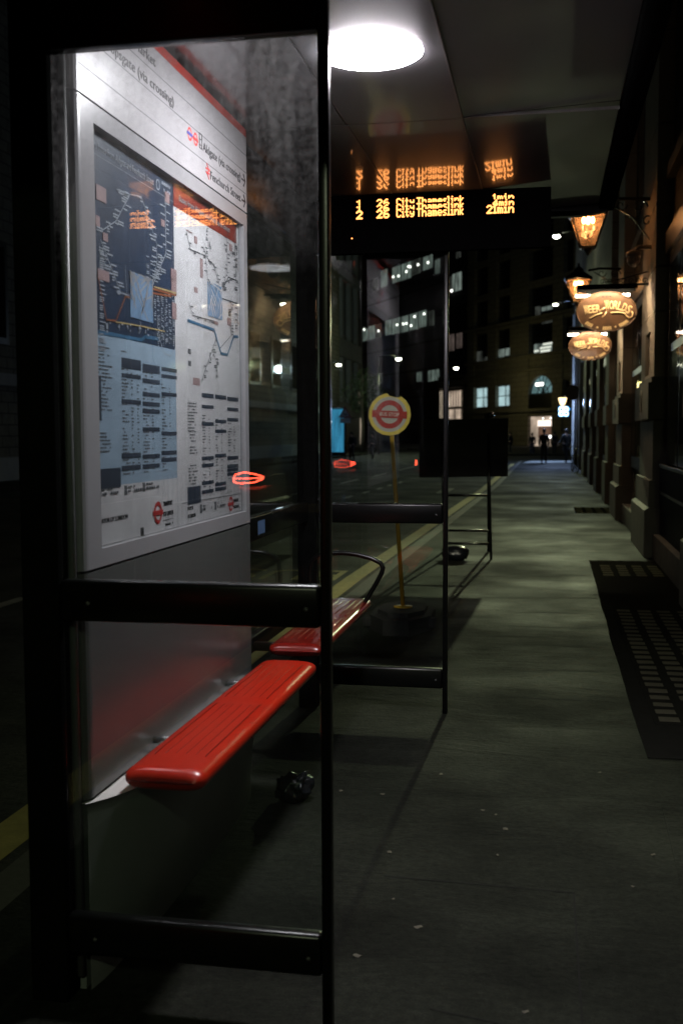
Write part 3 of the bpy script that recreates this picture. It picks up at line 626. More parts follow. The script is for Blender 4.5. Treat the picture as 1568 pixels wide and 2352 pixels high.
# ------------------------------------------------------------------ departure display
dd = thing('departure_display', 'black departure display with glowing amber text under the shelter roof', 'departure display', (-.585,5.78,2.51))
MB().box(-1.17,.0,5.757,5.805,2.515,2.8225,0,.004).build('case', M['black2'], dd)
GL={'C':('01110','10001','10000','10000','10000','10001','01110'),'i':('010','000','110','010','010','010','111'),'t':('0100','0100','1110','0100','0100','0101','0010'),'y':('00000','00000','10001','10001','01111','00001','01110'),'T':('11111','00100','00100','00100','00100','00100','00100'),'h':('10000','10000','10110','11001','10001','10001','10001'),'a':('00000','00000','01110','00001','01111','10001','01111'),'m':('00000','00000','11010','10101','10101','10101','10101'),'e':('00000','00000','01110','10001','11111','10000','01110'),'s':('0000','0000','0111','1000','0110','0001','1110'),'l':('110','010','010','010','010','010','111'),'n':('00000','00000','10110','11001','10001','10001','10001'),'k':('1000','1000','1001','1010','1100','1010','1001'),' ':('000',)*7,'1':('010','110','010','010','010','010','111'),'2':('01110','10001','00001','00010','00100','01000','11111'),'6':('00110','01000','10000','11110','10001','10001','01110'),'4':('00010','00110','01010','10010','11111','00010','00010')}
def led(mb,s,x0,x1,z0,h,rows=7,mi=0):
    cols=[]
    for ch in s:
        gl=GL[ch]
        for c in range(len(gl[0])): cols.append([gl[r][c]=='1' for r in range(7)])
        cols.append([False]*7)
    cols=cols[:-1]; px=(x1-x0)/len(cols); pz=h/7
    for i,c in enumerate(cols):
        for r in range(rows):
            if c[r]:
                x=x0+(i+.5)*px; z=z0+h-(r+.5)*pz; a=min(px,pz)*.92
                vs=[(x+a*math.cos(k*math.pi/3),5.7555,z+a*math.sin(k*math.pi/3)) for k in range(6)]
                mb.add(vs,[tuple(range(6))],mi)
cols=[MB() for _ in range(5)]
for (zz,hh,rw,n1,tm) in ((2.697,.043,7,'2','21min'),(2.731,.036,6,'1','4min'),(2.760,.036,5,'1','1min')):
    led(cols[0],n1,-1.023,-.990,zz,hh,rw); led(cols[1],'26',-.912,-.846,zz,hh,rw); led(cols[2],'City',-.806,-.712,zz,hh,rw); led(cols[3],'Thameslink',-.698,-.453,zz,hh,rw)
    led(cols[4],tm,-.330 if tm=='21min' else -.298,-.191,zz,hh,rw)
for c in cols: c.build('amber_text', M['led'], dd)
MB().ball((-1.047,5.755,2.596),.004,8).build('indicator_light', M['led'], dd)

# ------------------------------------------------------------------ perch benches
def bench(label, x0, x1, y0, y1, zt, m, dark, th=.062, seam=True):
    b = thing('perch_bench', label, 'bench', ((x0+x1)/2,(y0+y1)/2,zt-th))
    W=x1-x0; L=y1-y0; nu=40; nv=60; vs=[]; fs=[]
    gro=[.18,.31,.44,.57,.70,.83]
    def sect(e, yy):   # closed section ring, e = end scale 0..1
        ring_=[]
        for k in range(nu):
            a=2*math.pi*k/nu; ca,sa=math.cos(a),math.sin(a); n_=4.0
            xx=math.copysign(abs(ca)**(2/n_),ca); zz=math.copysign(abs(sa)**(2/2.6),sa)
            inset=(1-e)*.030
            X=(x0+x1)/2+xx*(W/2-inset*1.0); Z=zt-th/2+zz*(th/2)*e
            ring_.append([X,Z])
        return ring_
    ysn=[]
    for j in range(nv+1): ysn.append(j/nv)
    rings=[]
    for j,t in enumerate([0,.0006,.0018,.004,.007,.011,.016,.022,.028]+[.03+.94*i/40 for i in range(41)]+[.972,.978,.984,.989,.993,.996,.9982,.9994,1]):
        dist=min(t,1-t)*L; e=1-max(0,1-dist/.042); e=max(.04,math.sqrt(max(0,1-(1-e)**2)))
        r_=sect(e,t)
        if seam and abs(t-.53)<.013:
            for p_ in r_:
                if p_[1]>zt-th*.4: p_[1]-=.0025
        rings.append((y0+t*L,r_))
    for y,r_ in rings: vs+=[(p_[0],y,p_[1]) for p_ in r_]
    n=len(rings)
    for j in range(n-1):
        for k in range(nu): fs.append((j*nu+k,j*nu+(k+1)%nu,(j+1)*nu+(k+1)%nu,(j+1)*nu+k))
    mb=MB(); mb.add(vs,fs,0,True); mb.add(vs,[tuple(range(nu)),tuple(range((n-1)*nu,n*nu))[::-1]],0,True)
    seat=mb.build('seat', m, b)
    gb=MB()
    for gpos in gro:
        x=x0+gpos*W
        for (a,c) in ((.10,.50),(.56,.93)):
            gb.tube([(x,y0+a*L,zt-.0025),(x,y0+(a+.01)*L,zt-.0005),(x,y0+(c-.01)*L,zt-.0005),(x,y0+c*L,zt-.0025)],.0032 if dark else .0016,6)
    gb.build('rib', M['benchdark'] if dark else M['benchrib'], seat)
    MB().box(x0+.06,x1-.07,y0+.30,y1-.1,zt-th-.04,zt-th+.004,0,.004).build('beam', M['black'], b)
    return b
b1=bench('bright red perch bench in front of the timetable cabinet, nearer of the two',-1.178,-.937,2.80,4.325,.609,M['benchred'],False,th=.068)
q=MB()
for y in (3.21,4.0): q.lathe([(.013,0),(.013,.06),(.011,.062)],(0,0,0),12,T=Matrix.Translation((-1.235,y,.572))@Matrix.Rotation(R(90),4,'Y'))
q.build('bracket', M['steel'], b1)
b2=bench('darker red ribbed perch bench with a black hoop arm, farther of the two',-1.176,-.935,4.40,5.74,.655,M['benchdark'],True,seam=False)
q=MB()
for y in (4.7,5.4): q.box(-1.316,-1.15,y-.015,y+.015,.56,.60,0,.003)
q.build('bracket', M['black'], b2)
hp=[(-1.0,.595),(-.965,.635),(-.93,.695),(-.895,.755),(-.868,.805),(-.86,.835),(-.874,.862),(-.92,.885),(-1.0,.905),(-1.08,.913),(-1.16,.908),(-1.22,.895),(-1.25,.865),(-1.258,.80),(-1.258,.70),(-1.258,.60)]
MB().tube([(x,5.62,z) for x,z in hp],.013,10).build('arm_hoop', M['black'], b2)

# crumpled bag under the benches
bg=MB(); bm=bmesh.new(); bmesh.ops.create_icosphere(bm,subdivisions=4,radius=1)
for v in bm.verts:
    d=v.co.copy(); n_=mnoise.noise(d*2.1)*.35+mnoise.noise(d*5.3)*.18+abs(mnoise.noise(d*9))*.12
    v.co=d*(1+n_); 
    if d.x>.3 and d.z>.2: v.co.z+=.55*(d.x-.3)
    v.co=Vector((v.co.x*.072,v.co.y*.066,max(v.co.z*.062,-.052)+.052))
bg.add([v.co.copy() for v in bm.verts],[[v.index for v in f.verts] for f in bm.faces],0,True,Matrix.Translation((-1.045,4.33,0))); bm.free()
tag(bg.build('plastic_bag', M['bag']),'crumpled black plastic bag on the ground below the red benches','bag')

# pale flattened leaves scattered on the pavement
leaf=MB(); n_=10; leaf.add([(math.cos(2*math.pi*k/n_)*.017*(1+.15*math.sin(3*k)),math.sin(2*math.pi*k/n_)*.012,.001+.002*math.sin(k*1.7)) for k in range(n_)]+[(0,0,.004)],[(k,(k+1)%n_,n_) for k in range(n_)],0,True)
lf=tag(leaf.build('fallen_leaf',M['leafpale']),'small pale flattened leaf stuck on the dark pavement','leaf','pale leaves trodden onto the pavement')
spots=[(894,1958),(1108,1862),(1138,1872),(1142,1965),(820,2196),(903,2066),(1452,2037),(1206,2325),(1499,1964),(783,1817),(878,1825),(720,2238),(1012,1779),(1160,1905),(960,2130),(1376,1775)]
for i,(px,py) in enumerate(spots):
    w=on(px,py,'Z',0.0); o=lf if i==0 else lf.copy()
    if i: COL.objects.link(o)
    s_=random.uniform(.4,.85); o.location=(w.x,w.y,.001 if not(w.x>.46 and (w.y<4.54 or w.y>5.2)) else .0055); o.rotation_euler=(0,0,random.uniform(0,6)); o.scale=(s_,s_,1)

# pavement light panel (rows of glass lenses)
def lights(x0,y0,nx,ny,sx,sy,wx,wy,label):
    t=thing('pavement_light',label,'pavement light',(x0,y0,.004),0,'glass pavement lights beside the wall')
    MB().box(-.03,nx*sx,-.05,ny*sy,-.03,.004,0).build('iron_frame',M['ironmatt'],t,True)
    proto=None
    for i in range(nx):
        for j in range(ny):
            if proto is None: proto=MB().box(0,wx,0,wy,0,.008,0,.003).build('lens',M['lens'],t,True); o=proto
            else: o=proto.copy(); COL.objects.link(o); o.parent=t
            o.location=(i*sx+random.uniform(-.004,.004),j*sy,random.uniform(-.002,.0)); o.rotation_euler=(random.uniform(-.02,.02),random.uniform(-.02,.02),random.uniform(-.03,.03))
    return t
lights(.597,5.86,4,23,.167,.164,.108,.085,'long pavement light of pale glass lens rows beside the patched kerb edge')
lights(.60,11.85,4,5,.175,.20,.11,.12,'short pavement light of pale lenses at the foot of the pub pilaster')
lights(.55,21.2,4,6,.19,.26,.12,.17,'far pavement light of pale lenses seen small along the pub wall')

# ------------------------------------------------------------------ temporary bus stop
bs = thing('bus_stop_sign','yellow pole bus stop sign with red roundel on a black rubber foot','bus stop sign',(-1.138,8.5,0))
f_=MB(); f_.prism([(.25*math.cos(R(a))*1.05,.25*math.sin(R(a))*1.9) for a in (22,68,112,158,202,248,292,338)],0,.12); f_.prism([(.2*math.cos(R(a)),.2*math.sin(R(a))*1.7) for a in (22,68,112,158,202,248,292,338)],.12,.155)
f_.box(-.30,-.22,-.2,-.1,.02,.1,0,.01); f_.box(.2,.28,-.2,-.1,.02,.1,0,.01)
ft=f_.build('rubber_foot',M['rubber'],bs,True)
MB().lathe([(.075,.155),(.075,.162),(.03,.166)],(0,0,0),20).build('collar',M['poleyellow'],ft,True)
MB().tube([(0,0,.15),(-.092,.0,1.56)],.017,10).build('pole',M['poleyellow'],bs,True)
cz=1.702; cx=-.104; Td=Matrix.Translation((cx,-.03,cz))@Matrix.Rotation(R(3),4,'Y')@Matrix.Scale(.91,4)
dsk=MB(); out=[]
for k in range(72):
    a=2*math.pi*k/72; r_=.184+.0015*math.cos(17*a)
    if 62<math.degrees(a)<98: r_=.166-.010*math.sin((math.degrees(a)-62)/36*math.pi)
    out.append((r_*math.cos(a),r_*math.sin(a)))
dsk.prism(out,0,.014,'Y',T=Td); disc=dsk.build('sign_disc',M['yellow'],bs,True)
w_=MB(); w_.prism([(min(1,1.0)*.153*math.cos(2*math.pi*k/48),.153*math.sin(2*math.pi*k/48)) for k in range(48)],-.002,.0,'Y',T=Td); w_.build('white_disc',M['white'],disc,True)
r2=MB(); vs=[];fs=[]
for k in range(48):
    a=2*math.pi*k/48
    for q_ in (.124,.080): vs.append((q_*math.cos(a),-.0035,q_*math.sin(a)))
for k in range(48): fs.append((2*k,2*((k+1)%48),2*((k+1)%48)+1,2*k+1))
r2.add(vs,fs,0,False,Td); r2.box(-.154,.154,-.0065,-.002,-.031,.031,0,0,Td); r2.build('red_roundel',M['signred'],disc,True)
text('BUS STOP',.046,Td@frame((-.085,-.0072,-.015),(1,0,0),(0,0,1)),.0004,width=.17).build('lettering',M['signwhite'],disc,True)

# ------------------------------------------------------------------ sign on an A-frame, seen from behind
es = thing('site_sign','black back of a large sign board on a thin A-frame stand','sign',(-1.03,13.4,0))
bd=MB(); bd.prism([(-1.58,1.0),(-.487,1.02),(-.487,1.735),(-1.58,1.715)],13.30,13.325,'Y'); bd.build('board',M['rubber'],es)
q=MB(); q.tube([(-.70,13.28,1.735),(-.71,13.28,1.80)],.05,6); q.tube([(-.76,13.3,1.735),(-.755,13.3,1.775)],.02,6); q.build('clamp',M['black'],es)
for x in (-.70,-1.27):
    MB().tube([(x+.02,13.22,0),(x-.03,13.285,1.55)],.017,8).build('leg',M['black'],es)
    MB().tube([(x-.06,14.10,0),(x-.03,13.34,1.55)],.017,8).build('leg',M['black'],es)
for (y,z) in ((13.245,.19),(13.80,.30),(13.27,.785)): MB().tube([(-1.27,y,z),(-.70,y,z)],.015,8).build('crossbar',M['black'],es)
sb=MB(); bm=bmesh.new(); bmesh.ops.create_icosphere(bm,subdivisions=3,radius=1)
for v in bm.verts:
    d=v.co.copy(); v.co=d*(1+.16*mnoise.noise(d*1.7)+.05*mnoise.noise(d*5)); v.co=Vector((v.co.x*.17,v.co.y*.13,max(v.co.z*.10,-.075)+.08))
    if v.co.z>.12: v.co.x*=1.12
sb.add([v.co.copy() for v in bm.verts],[[v.index for v in f.verts] for f in bm.faces],0,True,Matrix.Translation((-1.10,13.06,0))); bm.free()
tag(sb.build('sandbag',M['bag']),'slumped black sandbag lying at the foot of the A-frame sign','sandbag')

# ================================================================== RIGHT-HAND BUILDINGS
XW, XPI = 1.46, 1.27
pub = thing('pub_building','stone pub front with warm lit pilasters, amber lanterns and oval signs','building',(1.6,10,0))
MB().box(XW,9,-14,24.0,-.1,22).build('wall',M['stoneR'],pub)
def pilaster(par,y0,y1,top=9.5,ms=None,dent=True):
    ms=ms or M['stoneP']
    p_=MB(); p_.box(XPI-.10,XW,y0-.12,y1+.12,-.02,.585); p_.box(XPI-.045,XW,y0-.06,y1+.06,.586,.955)
    p_.prism([(XPI-.10,.585),(XPI-.045,.62),(XW,.62),(XW,.585)],y0-.12,y1+.12,'Y')
    p_.box(XPI,XW,y0,y1,.956,1.715); p_.box(XPI-.07,XW,y0-.07,y1+.07,1.716,2.17); p_.box(XPI-.03,XW,y0-.03,y1+.03,2.171,2.24)
    o=p_.build('pilaster',ms,par)
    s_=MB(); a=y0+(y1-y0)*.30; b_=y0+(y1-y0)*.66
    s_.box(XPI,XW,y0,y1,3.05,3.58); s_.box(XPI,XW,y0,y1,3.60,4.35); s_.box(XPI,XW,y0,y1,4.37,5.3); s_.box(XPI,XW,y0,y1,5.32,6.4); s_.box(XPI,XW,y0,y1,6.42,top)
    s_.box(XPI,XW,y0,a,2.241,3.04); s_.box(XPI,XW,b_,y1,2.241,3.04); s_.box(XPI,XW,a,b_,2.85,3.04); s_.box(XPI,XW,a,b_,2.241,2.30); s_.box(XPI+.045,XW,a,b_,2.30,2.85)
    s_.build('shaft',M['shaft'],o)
    if dent:
        c_=MB(); m_=(y0+y1)/2; c_.prism([(m_-.06,1.82),(m_+.06,1.82),(m_+.05,2.05),(m_,2.1),(m_-.05,2.05)],XPI-.0705-.012,XPI-.0705,'X'); c_.build('ornament',M['stoneR'],o)
    return o
for (a,b_) in ((-3.0,-1.4),(2.6,4.2),(8.3,9.9),(13.85,15.75),(19.7,21.3)): pilaster(pub,a,b_)
# recesses between pilasters: joinery with dark glass, a sill wall, doors
for (a,b_) in ((4.3,8.2),(10.0,13.75),(15.85,19.6)):
    f_=MB(); f_.box(XW-.05,XW,a+.15,b_-.15,.95,3.7,0); f_.box(XW-.10,XW,a+.1,b_-.1,3.7,3.95)
    w=f_.build('window',M['join'],pub)
    g_=MB(); n3=3; dw=(b_-a-.5)/n3
    for i in range(n3):
        y=a+.25+i*dw; g_.box(XW-.056,XW-.051,y+.05,y+dw-.05,1.15,2.5); g_.box(XW-.056,XW-.051,y+.05,y+dw-.05,2.6,3.55)
    g_.build('pane',M['darkglass'],w)
    MB().box(XPI+.0,XW,a+.1,b_-.1,-.02,.30).build('sill_wall',M['stoneR'],pub)
    MB().box(XW-.10,XW,a+.1,b_-.1,4.6,4.75).build('string_course',M['stoneP'],pub)
    f_=MB(); f_.box(XW-.03,XW,a+.7,b_-.7,5.2,7.6); w=f_.build('window',M['join'],pub)
    g_=MB(); g_.box(XW-.036,XW-.031,a+.8,(a+b_)/2-.05,5.3,7.5); g_.box(XW-.036,XW-.031,(a+b_)/2+.05,b_-.8,5.3,7.5); g_.build('pane',M['darkglass'],w)
MB().box(1.22,XW,-14,24,9.5,10.1).build('cornice',M['stoneP'],pub)

rg = thing('iron_gate','black iron railing gate between two stone pilasters of the pub','gate',(1.36,11.8,0))
q=MB()
for y in [10.1+.14*i for i in range(27)]: q.box(1.345,1.363,y-.009,y+.009,.02,1.12)
q.build('bar',M['black'],rg)
q=MB(); q.box(1.335,1.373,10.03,13.72,1.121,1.165,0,.004); q.box(1.338,1.370,10.03,13.72,.15,.19); q.box(1.338,1.370,10.03,13.72,.80,.83); q.build('rail',M['black'],rg)

nb_ = thing('stone_building','plain greenish stone building between the pub and the corner building','building',(1.6,34,0))
MB().box(XW-.06,9,24.02,46,-.1,24).build('wall',M['stoneR'],nb_)
for (a,b_) in ((24.2,25.4),(28.7,30.1),(33.2,34.8),(39,41.2)):
    p_=MB(); p_.box(XPI-.06,XW-.06,a-.1,b_+.1,-.02,.9); p_.box(XPI,XW-.06,a,b_,.9,4.4); p_.box(XPI-.05,XW-.06,a-.06,b_+.06,1.72,2.15); p_.build('pilaster',M['stoneP'],nb_)
for (a,b_) in ((25.6,28.5),(30.3,33.0),(35.0,38.8),(41.4,45.5)):
    w=MB().box(XW-.10,XW-.06,a+.2,b_-.2,.8,3.4).build('window',M['join'],nb_)
    MB().box(XW-.106,XW-.101,a+.35,b_-.35,1.0,3.2).build('pane',M['darkglass'],w)
MB().box(XPI+.02,XW-.061,24.05,45.9,4.45,23.9).build('upper_wall',M['stoneR'],nb_)
cbld = thing('corner_building','dark corner building with pale pilasters where the long pavement ends','building',(2,55,0))
MB().box(XW-.06,12,46.02,63,-.1,20).build('wall',M['stoneP'],cbld)
for a in (46.6,51,56,60.5):
    MB().box(XPI-.02,XW-.06,a,a+1.0,-.02,8).build('pilaster',M['paleP'],cbld)
for (a,b_) in ((47.8,50.8),(52.2,55.8),(57.2,60.3)):
    w=MB().box(XW-.10,XW-.06,a,b_,.6,3.3).build('window',M['join'],cbld)
    MB().box(XW-.106,XW-.101,a+.2,b_-.2,.9,3.1).build('pane',M['darkglass'],w)

# lanterns on scrolled brackets
def lantern(label):
    t=thing('wall_lantern',label,'lantern',(0,0,0),0,'amber glass lanterns on the pub wall')
    zt,zb,wt,wb=0,-.40,.215,.09
    def cn(w,z): return [(-w,-w,z),(w,-w,z),(w,w,z),(-w,w,z)]
    A,B=cn(wt,zt),cn(wb,zb)
    f_=MB()
    for i in range(4): f_.tube([A[i],B[i]],.011,6); f_.tube([A[i],A[(i+1)%4]],.012,6); f_.tube([B[i],B[(i+1)%4]],.012,6)
    f_.lathe([(.06,zb-.005),(.045,zb-.05),(.02,zb-.08),(.012,zb-.1)],(0,0,0),12)
    f_.build('frame',M['black'],t,True)
    for i in range(4):
        j=(i+1)%4; c=[Vector(p_)*.985 for p_ in (A[i],A[j],B[j],B[i])]
        MB().add([tuple(p_) for p_ in c],[(0,1,2,3)]).build('glass_pane',M['amber'],t,True)
    r_=MB(); r_.add([(-.24,-.24,.012),(.24,-.24,.012),(.24,.24,.012),(-.24,.24,.012),(-.10,-.10,.13),(.10,-.10,.13),(.10,.10,.13),(-.10,.10,.13)],[(0,1,5,4),(1,2,6,5),(2,3,7,6),(3,0,4,7),(4,5,6,7),(3,2,1,0)]); r_.lathe([(.085,.13),(.085,.18),(.05,.22),(.02,.24),(.02,.29),(.0,.30)],(0,0,0),14,cap=False); r_.build('roof',M['black'],t,True)
    b_=MB()
    for (x,y,z) in ((-.055,0,-.06),(.055,0,-.06),(0,.055,-.06),(0,-.055,-.06)): b_.ball((x,y,z),(.024,.024,.045),8)
    b_.build('bulb',M['bulb'],t,True)
    b_=MB(); b_.tube([(0,0,zb),(0,0,-.2)],.02,8); b_.tube([(-.07,0,-.13),(-.07,0,-.19),(0,0,-.22),(.07,0,-.19),(.07,0,-.13)],.008,6); b_.tube([(0,-.07,-.13),(0,-.07,-.19),(0,0,-.22),(0,.07,-.19),(0,.07,-.13)],.008,6); b_.build('burner',M['steel'],t,True)
    s_=MB(); s_.tube([(.16,0,.16),(.35,0,.19),(.82,0,.17)],.022,8); s_.box(.80,.84,-.03,.03,-.45,.36,0,.006)
    def spiral(cx,cz,r0,tn,sg): return [(cx+sg*(r0*(1-k/26))*math.cos(k*.3*tn),0,cz+(r0*(1-k/26))*math.sin(k*.3*tn)) for k in range(24)]
    s_.tube(spiral(.62,.08,.10,1,1),.009,6); s_.tube(spiral(.40,.11,.075,-1,1),.008,6); s_.tube(spiral(.72,-.10,.08,1,1),.008,6); s_.tube([(.80,0,-.4),(.55,0,-.05),(.25,0,.14)],.010,6)
    s_.build('bracket',M['black'],t,True)
    return t
la=lantern('larger looking amber lantern nearest the shelter roof, high on the pub wall'); la.location=(.485,14.8,4.42); la.scale=(1.05,1.05,1.05)
lb=dup(la,(.51,20.5,4.36),0,'smaller looking amber lantern half hidden by the nearer oval sign')
# oval hanging signs
def pubsign(label):
    t=thing('hanging_sign',label,'pub sign',(0,0,0),0,'oval gilt signs hung from the pub wall')
    a,b_=.365,.245; n=64
    el=[(a*math.cos(2*math.pi*k/n),b_*math.sin(2*math.pi*k/n)) for k in range(n)]
    bd=MB().prism(el,-.025,.025,'Y',smooth=True).build('board',M['signface'],t,True)
    MB().tube([(p_[0],-.026,p_[1]) for p_ in el],.008,6,closed=True).build('rim',M['signface'],bd,True)
    L_=MB()
    def arcword(s,x0,x1,sz,zf):
        n_=len(s); 
        for i,ch in enumerate(s):
            x=x0+(x1-x0)*(i+.5)/n_; z,sl=zf(x); sc=sz*(1.25 if i==0 else 1)
            T=Matrix.Translation((x,-.028,z))@Matrix.Rotation(-sl,4,'Y')@frame((0,0,0),(1,0,0),(0,0,1))
            text(ch,sc,T@Matrix.Translation((-(x1-x0)/n_*.46,-sc*.36,0)),.004,mb=L_,width=(x1-x0)/n_*.92)
    zf1=lambda x:(.03+.10*(x+.27),.14); zf2=lambda x:(.085-1.15*(x-.03)**2+.03*(x), -2.0*1.15*(x-.03)+.02)
    arcword('WEER',-.275,-.075,.135,zf1); arcword('WORLDS',-.02,.30,.145,zf2)
    L_.tube([(-.20,-.03,-.075),(-.12,-.03,-.035),(-.05,-.03,-.012)],.008,6)
    L_.tube([(-.085,-.03,.02),(-.05,-.03,.03),(-.02,-.03,.052)],.009,6)
    L_.tube([(.05,-.03,-.015),(.15,-.03,-.01),(.22,-.03,-.025),(.245,-.03,-.06),(.275,-.03,-.085),(.31,-.03,-.07),(.32,-.03,-.03),(.30,-.03,.0)],.009,6)
    L_.tube([(.0,-.03,0),(-.02,-.03,-.04),(-.05,-.03,-.065)],.007,6)
    for (c0,c1,k_) in ((218,238,4),(262,282,5),(300,325,6)):
        for i in range(k_):
            an=R(c0+(c1-c0)*(i+.5)/k_); x,z=.315*math.cos(an),.205*math.sin(an)
            L_.box(-.0075,.0075,-.031,-.025,-.022,.022,0,0,Matrix.Translation((x,0,z))@Matrix.Rotation(-(an-R(270)),4,'Y'))
    for an in (250,291): L_.ball((.315*math.cos(R(an)),-.027,.205*math.sin(R(an))),(.012,.006,.012),10)
    L_.build('gilt_lettering',M['gold'],bd,True)
    d_=MB()
    for x in (-.045,0,.045): d_.lathe([(.011,0),(.011,.006)],(0,0,0),10,T=Matrix.Translation((x,-.025,.185))@Matrix.Rotation(R(90),4,'X'))
    d_.build('fixing',M['join'],bd,True)
    tr_=MB(); tr_.box(-.36,.36,-.22,.10,.300,.316,0,.003); tr_.box(-.36,.36,-.228,-.22,.252,.312); tr_.box(-.36,.36,.10,.107,.26,.31); tr_.build('lamp_trough',M['blackmatt'],t,True)
    MB().tube([(-.34,-.17,.281),(.34,-.17,.281)],.012,8).build('tube_lamp',M['tubeF'],t,True)
    MB().tube([(-.375,.06,.212),(.285,.06,.212)],.015,8).build('tube_lamp',M['tubeL'],t,True)
    ar=MB(); ar.box(-.36,.58,-.015,.015,.316,.345); ar.box(.55,.59,-.03,.03,-.1,.52,0,.005)
    for i in range(7):
        c=-.05+i*.085; ar.tube([(c+.035*math.cos(k*.42)*(1-k/22),0,.375+.035*math.sin(k*.42)*(1-k/22)) for k in range(18)],.006,5)
    ar.tube([(.56,0,.5),(.25,0,.42),(-.05,0,.36)],.008,6)
    ar.build('bracket',M['black'],t,True)
    return t
sa=pubsign('larger looking oval gilt sign in front of the half hidden lantern'); sa.location=(.733,14.8,3.15); sa.scale=(1.06,1.06,1.06)
s2=dup(sa,(.73,20.5,3.147),0,'smaller looking oval gilt sign farther along the pub wall')
dc=thing('security_camera','white dome security camera on a short bracket by the pub pilaster','camera',(1.05,14.5,3.78))
MB().ball((0,0,0),(.085,.085,.10),14).build('dome',M['white'],dc,True)
q=MB(); q.lathe([(.095,.03),(.095,.09),(.05,.11)],(0,0,0),16); q.tube([(0,0,.10),(.06,0,.15),(.23,0,.15)],.028,8); q.build('bracket',M['white'],dc,True)

ov=thing('hanging_sign','unlit black oval sign on a far wall bracket','pub sign',(.99,48,3.3))
e_=[(.33*math.cos(2*math.pi*k/40),.33*math.sin(2*math.pi*k/40)) for k in range(40)]
MB().prism(e_,-.03,.03,'Y').build('board',M['join'],ov,True); q=MB(); q.tube([(-.3,0,.36),(.42,0,.36)],.02,6); q.build('bracket',M['black'],ov,True)
gl=thing('wall_lantern','yellow glowing globe lantern above the blue neon sign','lantern',(.577,48,2.92))
MB().lathe([(.05,-.2),(.11,-.1),(.16,.05),(.175,.16)],(0,0,0),16).build('globe',M['globe'],gl,True)
q=MB(); q.lathe([(.19,.16),(.16,.2),(.05,.27),(0,.29)],(0,0,0),14,cap=False); q.tube([(.05,0,.24),(.5,0,.3),(.84,0,.25)],.02,6); q.build('bracket',M['black'],gl,True)
ne=thing('neon_sign','blue and white glowing neon sign under the yellow globe lantern','neon sign',(.63,48.3,2.49))
MB().box(-.20,.20,.03,.08,-.20,.20).build('backing',M['join'],ne,True)
q=MB()
for (x,z) in ((-.1,.1),(.1,.1),(-.1,-.1),(.1,-.1)): q.tube([(x+.085*math.cos(2*math.pi*k/16),0,z+.085*math.sin(2*math.pi*k/16)) for k in range(16)],.03,6,closed=True)
q.build('tube',M['neonw'],ne,True); q=MB(); q.tube([(-.2,.01,-.2),(.2,.01,-.2),(.2,.01,.2),(-.2,.01,.2)],.02,6,closed=True); q.tube([(.25,.0,.05),(.27,0,.14)],.02,6); q.build('border_tube',M['neon'],ne,True)

# ================================================================== FAR BUILDINGS
def rot_building(name,label,px,py,Y,ang=-60,cat='building'):
    P0=on(px,py,'Y',Y); P0.z=0; u=Vector((math.cos(R(ang)),math.sin(R(ang)),0)); n=Vector((-u.y,u.x,0))
    t=thing(name,label,cat,tuple(P0),R(ang))
    def loc(x,y,d=0): q=onplane(x,y,P0+n*d,n); return ((q-P0).dot(u), q.z)
    return t,loc
def lbox(mb,s0,s1,y0,y1,z0,z1): return mb.box(s0,s1,y0,y1,z0,z1)
E1,e1=rot_building('office_building','buff stone office block with an arched window closing the street',1240,1024,129.3)
s0=e1(1072,900)[0]; s1=e1(1345,900)[0]
w_=MB(); w_.box(s0,s1+8,.6,18,-.2,34); w_.build('wall',M['stoneE'],E1,True)
def px_rect(loc,x0,x1,y0,y1):
    a=loc(x0,y1); b_=loc(x1,y1); c=loc((x0+x1)/2,y0); d=loc((x0+x1)/2,y1); return a[0],b_[0],d[1],c[1]
